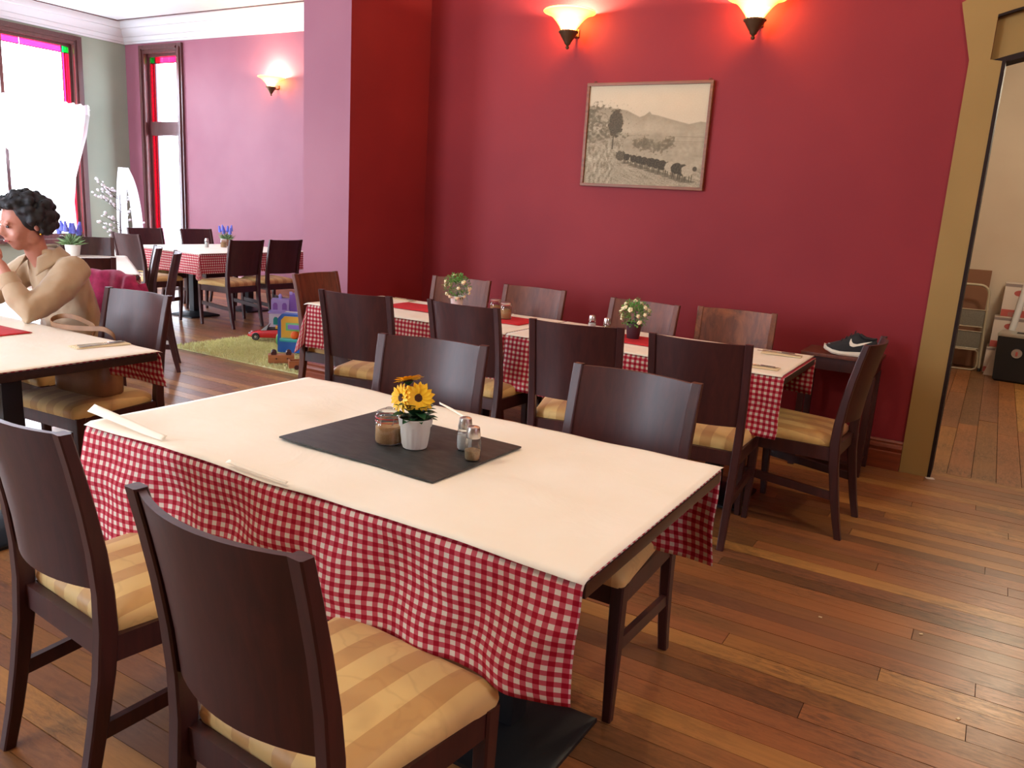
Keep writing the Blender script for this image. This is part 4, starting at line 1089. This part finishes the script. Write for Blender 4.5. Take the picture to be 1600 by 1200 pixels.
for s in (-1, 1): obj('headlight', MB().ball((.185, s*.05, .06), .013, 8, 6, 0, (1, 1, .7)), M['toywhite'], car)

pc = empty('activity_toy', (-5.24, 5.06, .03), R(28), 'blue and yellow plastic toddler activity centre standing on the rug', 'toy')
obj('back_shell', MB().prism([(-.16, 0), (.16, 0), (.16, .30), (.12, .35), (-.12, .35), (-.16, .30)], .03, Matrix(((1, 0, 0, 0), (0, 0, -1, .09), (0, 1, 0, 0), (0, 0, 0, 1)))), M['toycream'], pc, 30)
obj('blue_body', MB().prism([(-.155, 0), (.155, 0), (.155, .30), (.115, .345), (-.115, .345), (-.155, .30)], .10, Matrix(((1, 0, 0, 0), (0, 0, -1, .06), (0, 1, 0, 0), (0, 0, 0, 1)))), M['toyblue'], pc, 30)
obj('yellow_panel', MB().prism([(-.12, .13), (.12, .13), (.12, .29), (.09, .325), (-.09, .325), (-.12, .29)], .014, Matrix(((1, 0, 0, 0), (0, 0, -1, -.036), (0, 1, 0, 0), (0, 0, 0, 1)))), M['toyyellow'], pc, 30)
obj('teal_tray', MB().bb(-.12, .12, -.10, -.036, .105, .135, 0, .01), M['toyteal'], pc, 30)
obj('green_frame', MB().bb(-.075, .09, -.062, -.048, .20, .27, 0, .005), M['toygreen'], pc, 30)
obj('purple_beads', MB().bb(-.055, .075, -.068, -.05, .215, .255, 0, .006), M['toypurple'], pc, 30)
obj('orange_ball', MB().ball((.01, -.075, .165), .036, 14, 10), M['toyorange'], pc)
obj('green_wheel', MB().lathe([(.001, -.012), (.05, -.012), (.055, 0), (.05, .012), (.001, .012)], 18, (-.17, .04, .10), False, 0, rot3('Y', PI/2)), M['toygreen'], pc)

cs = empty('toy_castle', (-6.52, 6.12, 0), R(42), 'lilac and white plastic toy castle behind the rug', 'toy')
obj('lower_storey', MB().bb(-.15, .13, -.09, .09, 0, .15, 0, .008), M['toywhite'], cs, 30)
for x, mt in ((-.08, 'toyteal'), (.02, 'toyyellow')):
    obj('arched_door', MB().prism([(x-.025, .03), (x+.025, .03), (x+.025, .09), (x+.012, .112), (x-.012, .112), (x-.025, .09)], .006, Matrix(((1, 0, 0, 0), (0, 0, -1, -.088), (0, 1, 0, 0), (0, 0, 0, 1)))), M[mt], cs, 30)
obj('ledge', MB().bb(-.16, .14, -.10, .10, .148, .165, 0, .006), M['toylilac'], cs, 30)
obj('upper_storey', MB().bb(-.13, .06, -.08, .08, .165, .30, 0, .012), M['toylilac'], cs, 30)
for x in (-.085, .01):
    obj('upper_window', MB().prism([(x-.024, .19), (x+.024, .19), (x+.024, .245), (x+.012, .265), (x-.012, .265), (x-.024, .245)], .006, Matrix(((1, 0, 0, 0), (0, 0, -1, -.078), (0, 1, 0, 0), (0, 0, 0, 1)))), M['toypurple'], cs, 30)
obj('tower', MB().bb(.06, .20, -.07, .08, .0, .36, 0, .008), M['toypurple'], cs, 30)
for x in (.075, .13, .185): obj('merlon', MB().bb(x-.016, x+.016, -.07, -.04, .355, .385, 0, .004), M['toylilac'], cs, 30)
obj('roof_knob', MB().lathe([(.02, .295), (.016, .32), (.022, .33), (.012, .35), (.001, .355)], 12, (-.04, 0, 0)), M['toylilac'], cs)

def wagon(loc, rz, label, upside=False):
    t = empty('wooden_wagon', loc, rz, label, 'toy wagon', 'wooden toy train wagons')
    if upside: body = MB().bb(-.105, .105, -.045, .045, .0, .07, 0, .006)
    else:
        body = MB().bb(-.12, .12, -.05, .05, .012, .026, 0, .003)
        for a in ((-.12, .12, -.05, -.038), (-.12, .12, .038, .05), (-.12, -.108, -.038, .038), (.108, .12, -.038, .038)): body.bb(*a, .026, .07)
    obj('body', body, M['toywood'], t, 30)
    for x in (-.06, .06):
        for s in (-1, 1):
            if upside: obj('wheel', MB().lathe([(.001, -.008), (.022, -.008), (.024, 0), (.022, .008), (.001, .008)], 16, (x, s*.03, .082), False, 0, rot3('X', PI/2)), M['chair'], t)
            else: obj('wheel', MB().lathe([(.001, -.006), (.018, -.006), (.02, 0), (.018, .006), (.001, .006)], 16, (x, s*.057, .02), False, 0, rot3('X', PI/2)), M['chair'], t)
    for x in (-.04, .05): obj('peg', MB().lathe([(.007, -.047), (.006, -.051), (.001, -.052)], 10, (x, 0, .04), False, 0, Matrix(((1, 0, 0), (0, 0, 1), (0, 1, 0)))), M['chair'], t)
    return t
wagon((-5.00, 4.66, .028), R(47), 'wooden toy wagon lying wheels up on the rug edge', True)
wagon((-4.70, 4.62, .028), R(52), 'open wooden toy wagon half hidden behind the leftmost wall table chair')

# ================================================================== SIDE TABLE WITH SHOE
st_ = empty('side_table', (-.655, 5.0, 0), 0, 'narrow dark side table against the red wall carrying the shoe', 'side table')
obj('tabletop', MB().bb(-.25, .175, -.15, .17, .675, .695, 0, .003), M['chair_worn'], st_, 30)
obj('apron', MB().bb(-.235, .16, -.135, .155, .60, .674), M['chair'], st_, 0)
for sx in (-1, 1):
    for sy in (-1, 1): obj('leg', MB().box((-.037+sx*.185, .01+sy*.13, .30), (.035, .035, .60), 0, None, .003), M['chair'], st_, 30)
obj('lower_shelf', MB().bb(-.22, .15, -.12, .14, .06, .08), M['chair'], st_, 0)
def shoe(loc, rz, label):
    t = empty('sneaker', loc, rz, label, 'shoe')
    L = .285
    # outline half widths along the length: toe at x=0, heel at x=L
    wid = [(0, .012), (.015, .030), (.05, .043), (.09, .047), (.14, .041), (.19, .034), (.235, .034), (.268, .028), (.285, .012)]
    toe = lambda x: .022*max(0, 1-x/.09)**2
    def ring(x, w, z0, z1, k1=.9): return [(x, -w*.86, z0), (x, w*.86, z0), (x, w, z0+.008), (x, w*k1, z1), (x, -w*k1, z1), (x, -w, z0+.008)]
    obj('sole', MB().loft([ring(x, w, toe(x), toe(x)+.022+.010*max(0, (x-.12)/.16)) for x, w in wid]), M['shoewhite'], t, 45)
    top = [(.006, .036), (.02, .046), (.05, .056), (.09, .068), (.13, .092), (.17, .112), (.19, .104), (.22, .086), (.25, .084), (.272, .088), (.28, .075)]
    rings = []
    for x, zt in top:
        w = lerp_pts(wid, x)*.96; zb = toe(x)+.020+.010*max(0, (x-.12)/.16)
        rg_ = []
        for q in range(9):
            a = PI*q/8; rg_.append((x, w*math.cos(a)*(1-.28*math.sin(a)*(x > .1)), zb+(zt-zb)*math.sin(a)**.75))
        rg_ += [(x, -w*.5, zb-.004), (x, w*.5, zb-.004)]
        rings.append(rg_)
    obj('upper', MB().loft(rings), M['shoeblack'], t, 60)
    obj('collar_lining', MB().tube([(.185, .014, .104), (.215, .020, .09), (.25, .017, .087), (.272, 0, .09), (.25, -.017, .087), (.215, -.020, .09), (.185, -.014, .104)], .006, 6), M['shoeblack'], t)
    mb = MB()
    for q in range(4): mb.tube([(.09+.022*q, -.018, .066+.014*q), (.094+.022*q, 0, .074+.0145*q), (.09+.022*q, .018, .066+.014*q)], .003, 5)
    obj('laces', mb, M['shoeblack'], t)
    # white check emblem on the outer side (follows the upper)
    top_c = [(.142, .083), (.147, .070), (.156, .062), (.175, .060), (.205, .068), (.252, .078)]; bot_c = [(.139, .078), (.135, .062), (.141, .049), (.158, .045), (.20, .056), (.252, .077)]
    vs = []; fs = []
    def side_y(x, z):
        w = lerp_pts(wid, x)*.96; zb = toe(x)+.020+.010*max(0, (x-.12)/.16); zt = lerp_pts(top, x)
        sn = max(0, min(1, (z-zb)/(zt-zb)))**(1/.75); a = math.asin(min(1, sn)); return -(w*math.cos(a)*(1-.28*math.sin(a)*(x > .1)))-.0022
    NS = 14
    def cv(c, u):
        f = u*(len(c)-1); i = min(int(f), len(c)-2); return c[i][0]+(c[i+1][0]-c[i][0])*(f-i), c[i][1]+(c[i+1][1]-c[i][1])*(f-i)
    mb = MB(); mb.grid(lambda u, v: (lambda p: (p[0], side_y(*p), p[1]))(tuple(a+(b-a)*v for a, b in zip(cv(bot_c, u), cv(top_c, u)))), 18, 4)
    obj('check_emblem', mb.mesh('check_emblem', M['shoewhite'], 60), None, t)
    obj('toe_patch', MB().ball((.028, -.02, .047), .006, 8, 5, 0, (1.2, .6, .6)), M['greyprint'], t)
    return t
sh_ = shoe((-.79, 4.90, .697), R(4), 'black running shoe with white sole and white check mark on the side table'); sh_.scale = (1, 1, 1.22)

# ================================================================== STOREROOM
ld = empty('step_ladder', (-.20, 9.82, 0), R(4), 'folded beige step ladder with two grey treads in the storeroom', 'ladder')
def arc(cx, cz, r, a0, a1, n=6): return [(cx+r*math.cos(a0+(a1-a0)*k/n), cz+r*math.sin(a0+(a1-a0)*k/n)) for k in range(n+1)]
hoop = [(-.205, .02)]+arc(-.09, .81, .095, PI, PI/2)+arc(.08, .81, .095, PI/2, 0)+[(.20, .02)]
obj('front_frame', MB().tube([(x, -.06+.10*z, z) for x, z in hoop], .0135, 10), M['laddermetal'], ld)
obj('rear_frame', MB().tube([(x*.93, .10, z) for x, z in [(-.19, .01), (-.18, .62), (.18, .62), (.19, .01)]], .012, 8), M['laddermetal'], ld)
loop = [(-.13, .06)]+[(-.165, .03), (-.175, .08), (-.165, .20)]+[(-.14, .225), (.14, .225)]+[(.165, .20), (.175, .08), (.165, .03), (.13, .012), (-.13, .012), (-.165, .03)]
obj('foot_loop', MB().tube([(x, -.085, z) for x, z in loop[1:]], .009, 8), M['laddermetal'], ld)
for z0, z1 in ((.24, .42), (.47, .65)):
    t_ = obj('tread', MB().box((0, -.065, (z0+z1)/2), (.33, .022, z1-z0), 0, None, .006), M['ladderstep'], ld, 30)
    obj('tread_rim', MB().tube([(-.165, -.078, z0), (.165, -.078, z0), (.165, -.078, z1), (-.165, -.078, z1), (-.165, -.078, z0)], .006, 6), M['laddermetal'], t_)
for s in (-1, 1): obj('rubber_foot', MB().lathe([(.017, 0), (.017, .03), (.014, .035)], 10, (s*.2025, -.058, 0), True), M['binblack'], ld)
cb = obj('cardboard_sheet', MB().box((-.25, 10.08, .53), (.42, .02, 1.05), 0, rot3('X', R(-4))), M['card'], None, 0); tag(cb, 'brown cardboard sheet leaning on the storeroom wall behind the step ladder', 'cardboard')
def carton(x0, x1, z0, z1, label, band):
    t = empty('carton', ((x0+x1)/2, 9.93, z0), 0, label, 'box', 'white printed cartons')
    w = x1-x0; h = z1-z0
    obj('box', MB().box((0, 0, h/2), (w, .30, h), 0, None, .004), M['boxwhite'], t, 30)
    obj('red_band', MB().bb(-w/2+.002, w/2-.002, -.1525, -.1495, .01, .01+h*.2), M['boxred'], t, 0)
    obj('red_oval', MB().lathe([(.001, 0), (.05, 0)], 24, (-.06, -.152, h*.72), False, 0, Matrix(((1, 0, 0), (0, 0, 1), (0, .6, 0)))), M['boxred'], t, 0)
    obj('top_flap_tape', MB().bb(-w/2+.002, w/2-.002, -.152, -.1495, h*.9, h*.985), M['boxgrey'], t, 0)
    mb = MB()
    for q in range(9): mb.bb(-.13+q*.009, -.13+q*.009+(.003 if q % 2 else .005), -.1535, -.151, .015, .055)
    obj('barcode', mb, M['boxgrey'], t, 0)
    return t
carton(.04, .46, 0, .27, 'lowest white carton in the storeroom stack', 1)
carton(.06, .48, .272, .60, 'middle white carton in the storeroom stack with red band', 1)
carton(.105, .50, .602, .955, 'top white carton in the storeroom stack with a red oval', 1)
bn = empty('black_bin', (.37, 9.44, 0), R(-6), 'black plastic bin with a silver lid in the storeroom doorway', 'bin')
obj('body', MB().loft([[(-w, -w*.75, z), (w, -w*.75, z), (w, w*.75, z), (-w, w*.75, z)] for w, z in ((.20, 0), (.22, .02), (.235, .43), (.235, .45))]), M['binblack'], bn, 30)
obj('lid', MB().box((0, 0, .468), (.485, .37, .035), 0, None, .012), M['binsilver'], bn, 30)
obj('lid_slot', MB().box((.06, -.02, .487), (.30, .10, .012), 0, None, .003), M['binblack'], bn, 30)
obj('emblem', MB().lathe([(.001, 0), (.045, 0), (.047, .003)], 20, (-.05, -.178, .30), False, 0, Matrix(((1, 0, 0), (0, 0, -1), (0, 1, 0)))), M['greyprint'], bn, 30)
obj('emblem_mark', MB().box((-.05, -.180, .295), (.02, .006, .04), 0, None, .002), M['boxred'], bn, 30)
o = obj('white_tube', MB().tube([(.18, 9.62, .02), (.30, 9.78, 1.05)], .032, 16), M['tube']); tag(o, 'white cardboard tube leaning behind the black bin', 'tube')
o = obj('white_sheet', MB().prism([(-.02, 0), (.10, 0), (.06, .30)], .004, Matrix(((1, 0, 0, .07), (0, .25, -1, 9.60), (0, 1, 0, 0), (0, 0, 0, 1)))), M['boxwhite'], None, 0); tag(o, 'white paper sheet slipped between the step ladder and the bin', 'paper')

# small things on the floor
def scrap(name, x, y, sx, sy, rz, mat, label, cat):
    o = obj(name, MB().box((0, 0, .0012), (sx, sy, .002), 0, None), mat, None, 0); o.location = (x, y, 0); o.rotation_euler = (0, 0, rz); return tag(o, label, cat)
scrap('paper_scrap', -.138, 5.155, .045, .035, R(20), M['boxwhite'], 'small white paper scrap on the floor by the olive door casing', 'paper')
for q, (x, y) in enumerate([(-.35, 2.95), (-.02, 3.05), (.12, 2.55)]):
    scrap('crumb', x, y, .012, .008, R(30*q), M['napkin'], ['pale crumb on the floor right of the slate table', 'pale crumb in the middle of the open floor', 'pale crumb on the open floor near the right edge'][q], 'crumb')
mb = MB()
for q in range(5): mb.tube([(-.03+.012*q, -.015, .006), (-.024+.012*q, 0, .016), (-.018+.012*q, .018, .006)], .003, 5)
o = obj('teal_hair_clip', mb, M['toyteal']); o.location = (-.905, 1.90, 0); o.rotation_euler = (0, 0, R(30)); tag(o, 'teal plastic hair clip on the floor under the gingham hem', 'hair clip')

# ================================================================== THE SEATED WOMAN
def remesh(o, vox, smooth=6, disp=None):
    m = o.modifiers.new('union', 'REMESH'); m.mode = 'VOXEL'; m.voxel_size = vox; m.use_smooth_shade = True
    if disp:
        tx = bpy.data.textures.new(o.name+'_folds', 'CLOUDS'); tx.noise_scale = disp[1]; tx.noise_depth = 2
        dm = o.modifiers.new('folds', 'DISPLACE'); dm.texture = tx; dm.strength = disp[0]; dm.mid_level = .5; dm.texture_coords = 'LOCAL'
    if smooth:
        s = o.modifiers.new('smooth', 'SMOOTH'); s.iterations = smooth; s.factor = .5
PXc = -4.07
wo = empty('person', (PXc, 2.33, 0), 0, 'seated woman with curly dark hair and tan shirt, hands at her mouth', 'person')
def W_(p): return Vector((p[0]-PXc, p[1]-2.33, p[2]))     # world point -> person space
HC = W_((PXc, 2.150, 1.190))                               # head centre
HP = R(14)                                                 # head pitched forward
hm = Matrix.Rotation(HP, 3, 'X')                           # face direction is local -y
def hp(x, y, z): return HC+hm @ Vector((x, y, z))
sk = MB()
sk.ball(hp(0, .012, .035), .092, 24, 18, 0, (.86, 1.06, 1.0))              # skull
sk.ball(hp(0, -.035, -.02), .074, 22, 16, 0, (.88, .85, 1.12))             # face
sk.ball(hp(0, -.048, -.082), .040, 16, 12, 0, (.95, .9, .8))               # chin
for s in (-1, 1):
    sk.ball(hp(s*.038, -.062, -.030), .030, 12, 10)                        # cheeks
    sk.ball(hp(s*.048, .0, -.058), .034, 12, 10, 0, (.7, 1.1, 1.1))        # jaw
    sk.ball(hp(s*.080, .020, -.012), .024, 10, 8, 0, (.35, .7, 1.15))      # ear
    sk.ball(hp(s*.032, -.088, .030), .016, 10, 8, 0, (1.3, .6, .5))        # brow
sk.tube([hp(0, -.092, .024), hp(0, -.108, -.008), hp(0, -.116, -.022)], [.009, .013, .015], 10)   # nose
for s in (-1, 1): sk.ball(hp(s*.012, -.104, -.024), .010, 8, 6)
sk.ball(hp(0, -.094, -.050), .018, 10, 8, 0, (1.25, .5, .35)); sk.ball(hp(0, -.092, -.062), .017, 10, 8, 0, (1.1, .5, .35))   # lips
sk.tube([hp(0, .02, -.05), W_((PXc, 2.205, 1.06)), W_((PXc, 2.26, .98)), W_((PXc, 2.30, .90))], [.054, .052, .058, .085], 16)   # neck
sk.tube([W_((PXc, 2.29, .97)), W_((PXc, 2.34, .78)), W_((PXc, 2.37, .58))], [.10, .12, .13], 18, True, 0, (1.25, .75))            # torso core
ARM = {}
for s in (-1, 1):
    sh = W_((PXc+s*.165, 2.29, .985)); el = W_((PXc+s*(.235 if s > 0 else .25), 2.005, .805)); wr = W_((PXc+s*.075, 1.99, 1.015)); 
    ARM[s] = (sh, el, wr)
    sk.tube([W_((PXc+s*.05, 2.29, .95)), sh, sh.lerp(el, .5), el, el.lerp(wr, .35), wr], [.05, .055, .046, .040, .038, .026], 12)
    # hand: palm and five fingers curled, knuckles to the mouth
    ax = (wr-el).normalized(); inw = Vector((-s, 0, 0)); fwd = Vector((0, 1, 0))
    pc_ = wr+ax*.045
    sk.box(pc_, (.040, .028, .085), 0, Matrix((inw.cross(ax).normalized().cross(ax), ax.cross(inw).normalized(), ax)).transposed(), .010)
    for q in range(4):
        kx = wr+ax*.085+Vector((0, -.030+.020*q, 0)); L = [.040, .046, .044, .034][q]
        p1 = kx+ax*L*.55+inw*.016; p2 = p1+inw*L*.55-ax*.006; p3 = p2-ax*L*.5+inw*.004
        sk.tube([kx-ax*.02, kx, p1, p2, p3], [.0095, .0095, .009, .0085, .007], 8)
    tb = wr+ax*.03+Vector((0, .020, 0))
    sk.tube([tb, tb+ax*.03+Vector((0, .014, 0))+inw*.012, tb+ax*.055+Vector((0, .010, 0))+inw*.024], [.012, .0105, .0085], 8)
body = obj('body', sk, M['skin'], wo, 0); remesh(body, .006, 14)
for s in (-1, 1):
    e = obj('eye', MB().ball(hp(s*.031, -.089, .012), .0105, 12, 8, 0, (1.2, .5, .62)), M['eye'], wo)
obj('lips', MB().tube([hp(-.022, -.098, -.056), hp(0, -.1045, -.054), hp(.022, -.098, -.056)], [.003, .0055, .003], 8), M['lip'], wo)
# curly hair
hr = MB(); rh = random.Random(8); cnt = 0
while cnt < 330:
    v = Vector((rh.gauss(0, 1), rh.gauss(0, 1), rh.gauss(0, 1))).normalized()
    face = -v.y
    if v.z < -.75 or (face > .30 and v.z < .42) or (face > .62 and v.z < .62): continue
    if v.z < -.25 and v.y < .05: continue
    rr_ = rh.uniform(.094, .120)*(1.04 if v.y > .2 else 1)
    p = hp(v.x*rr_*.98, .018+v.y*rr_*1.12, .030+v.z*rr_*1.02)
    hr.ball(p, rh.uniform(.013, .024), 8, 6); cnt += 1
hr.ball(hp(0, .035, .045), .104, 20, 14, 0, (.95, 1.0, 1.0))
hair = obj('hair', hr, M['hair'], wo, 0); remesh(hair, .0065, 1)
curl = MB()
for q in range(170):
    v = Vector((rh.gauss(0, 1), rh.gauss(.4, 1), rh.gauss(.3, 1))).normalized()
    if v.z < -.7 or (-v.y > .25 and v.z < .5): continue
    b = hp(v.x*.112, .018+v.y*.124, .03+v.z*.116); t1 = v.orthogonal().normalized(); t2 = v.cross(t1); r_ = rh.uniform(.006, .011); ph_ = rh.uniform(0, 6)
    curl.tube([b+v*(.004+.002*k)+t1*r_*math.cos(ph_+k*.9)+t2*r_*math.sin(ph_+k*.9) for k in range(7)], [.0028]*6+[.001], 5)
obj('curls', curl, M['hair'], hair)
obj('earring', MB().ball(hp(.092, .020, -.046), .006, 10, 8), M['gold'], wo)
# tan shirt
sb_ = MB()
tor = [((2.375, .50), .165, .125), ((2.375, .58), .18, .135), ((2.36, .70), .18, .13), ((2.335, .82), .178, .122), ((2.31, .93), .178, .116), ((2.29, 1.005), .155, .098), ((2.265, 1.045), .105, .076), ((2.245, 1.075), .068, .064)]
sb_.loft([[W_((PXc+a*math.cos(2*PI*k/28), y+b*math.sin(2*PI*k/28), z)) for k in range(28)] for (y, z), a, b in tor])
for s in (-1, 1):
    sh, el, wr = ARM[s]
    sb_.tube([W_((PXc+s*.06, 2.29, .955)), sh+Vector((0, 0, -.005)), sh.lerp(el, .35)+Vector((s*.008, .01, -.012)), sh.lerp(el, .7)+Vector((s*.01, .012, -.014)), el+Vector((0, .004, .0)), el.lerp(wr, .25), el.lerp(wr, .55)], [.075, .080, .076, .070, .060, .054, .046], 16)
shirt = obj('shirt', sb_, M['tan'], wo, 0); remesh(shirt, .009, 3, (.022, .09))
for s in (-1, 1):
    sh, el, wr = ARM[s]; ax = (wr-el).normalized(); c0 = el.lerp(wr, .55)
    obj('cuff', MB().tube([c0-ax*.012, c0, c0+ax*.045, c0+ax*.047, c0+ax*.02], [.046, .049, .046, .040, .038], 18), M['tan'], wo)
# open collar
def collar(s):
    pts = []
    for k in range(9):
        a = (PI/2)-s*k/8*2.35
        pts.append((math.cos(a), math.sin(a)))
    mb = MB()
    def fn(u, v):
        f = u*8; i = min(int(f), 7); cx_ = pts[i][0]+(pts[i+1][0]-pts[i][0])*(f-i); cy_ = pts[i][1]+(pts[i+1][1]-pts[i][1])*(f-i)
        r_ = .066+.050*v; zz = 1.092-.045*v-.055*u*u-.035*max(0, u-.6)*v*3
        return W_((PXc+cx_*r_*1.05, 2.245+cy_*r_-.02*u, zz))
    mb.grid(fn, 20, 5); return mb
for s in (-1, 1):
    o = obj('collar', collar(s).mesh('collar', M['tan'], 70), None, wo); sm = o.modifiers.new('thickness', 'SOLIDIFY'); sm.thickness = .004
tr = MB()
tr.loft([[W_((PXc+a*math.cos(2*PI*k/24), y+b*math.sin(2*PI*k/24), z)) for k in range(24)] for (y, z), a, b in [((2.36, .485), .16, .13), ((2.37, .53), .18, .145), ((2.37, .58), .172, .135)]])
for s in (-1, 1):
    tr.tube([W_((PXc+s*.09, 2.36, .55)), W_((PXc+s*.10, 2.14, .545)), W_((PXc+s*.11, 1.92, .525)), W_((PXc+s*.11, 1.885, .48)), W_((PXc+s*.11, 1.92, .25)), W_((PXc+s*.11, 1.93, .10))], [.085, .082, .066, .064, .058, .052], 14)
trs = obj('trousers', tr, M['trouser'], wo, 0); remesh(trs, .012, 3)
for s in (-1, 1):
    obj('shoe', MB().loft([[W_((PXc+s*.11+w*math.cos(2*PI*k/14), y, .045+h*math.sin(2*PI*k/14)*(1 if math.sin(2*PI*k/14) > 0 else .95))) for k in range(14)] for y, w, h in ((1.985, .02, .03), (1.97, .035, .047), (1.90, .040, .047), (1.80, .045, .038), (1.75, .035, .03), (1.735, .015, .02))]), M['shoeblack'], wo)

# magenta cardigan over her chair back
cd_ = empty('cardigan', (-4.10, 2.585, 0), 0, 'magenta knitted cardigan draped over the back of the woman\'s chair', 'cardigan')
def cfn2(u, v):
    x = (u*2-1)*(.265+.02*math.sin(v*5)); s = (v-.5)*2            # v: front hem .. top .. back hem
    bow = .042*(1-(min(abs(x), .22)/.22)**2)
    zt = .925-.06*max(0, (abs(x)-.19)/.07)**1.5
    a = abs(s); r_ = .030
    if a < .10: ang = s/.10*PI/2; y = r_*math.sin(ang); zz = zt+.012*math.cos(ang)
    else: y = math.copysign(r_, s)+math.copysign(.03*(a-.1), s); zz = zt-(a-.1)*(.46 if s > 0 else .30)
    y += .008*math.sin(x*42+v*3)+.006*nz(x*14, v*8); lean = (zt-zz)*(-.20)
    return (x, bow+y+lean*.8, zz+.012*nz(x*9, v*3))
mb = MB().grid(cfn2, 50, 60)
o = obj('knit_body', mb.mesh('knit_body', M['magenta'], 70), None, cd_); sm = o.modifiers.new('thickness', 'SOLIDIFY'); sm.thickness = .008; sm.offset = 1
obj('sleeve', MB().tube([(.25, .03, .90), (.275, .04, .80), (.27, .035, .62), (.265, .04, .50)], [.035, .045, .04, .034], 12, True, 0, (1, .55)), M['magenta'], cd_)

# brown handbag on the next chair, strap on the table
hb = empty('handbag', (-3.44, 2.06, .47), R(6), 'brown leather handbag on the chair, its strap looped on the table edge', 'handbag')
bagm = MB(); rings = []
for z, a, b in ((.005, .14, .07), (.03, .165, .085), (.10, .165, .085), (.17, .15, .07), (.215, .14, .045), (.225, .13, .035)):
    rings.append([(a*math.copysign(abs(math.cos(2*PI*k/28))**.6, math.cos(2*PI*k/28)), b*math.copysign(abs(math.sin(2*PI*k/28))**.6, math.sin(2*PI*k/28)), z+.01*nz(k*.7, z*9)) for k in range(28)])
bagm.loft(rings); obj('bag_body', bagm, M['leather'], hb, 60)
obj('zip', MB().box((0, 0, .228), (.24, .010, .006), 0, None, .002), M['gold'], hb)
def strap_pts():
    P0 = [(.10, .05, .21), (.13, .04, .27), (.09, .02, .305), (.00, .005, .300), (-.10, -.02, .297), (-.20, -.02, .300), (-.255, .02, .312), (-.24, .06, .325), (-.17, .075, .325), (-.08, .065, .312), (-.02, .06, .29), (-.06, .04, .22)]
    out = []
    for i in range(len(P0)-1):
        for k in range(5):
            t = k/5; p0, p1, p2, p3 = [Vector(P0[max(0, min(len(P0)-1, i+j))]) for j in (-1, 0, 1, 2)]
            out.append(.5*((2*p1)+(-p0+p2)*t+(2*p0-5*p1+4*p2-p3)*t*t+(-p0+3*p1-3*p2+p3)*t**3))
    return out+[Vector(P0[-1])]
sp = strap_pts()
obj('strap', MB().loft([[p+Vector((0, -.002, -.011)), p+Vector((0, .002, -.011)), p+Vector((0, .002, .011)), p+Vector((0, -.002, .011))] for p in sp]), M['leather'], hb, 60)
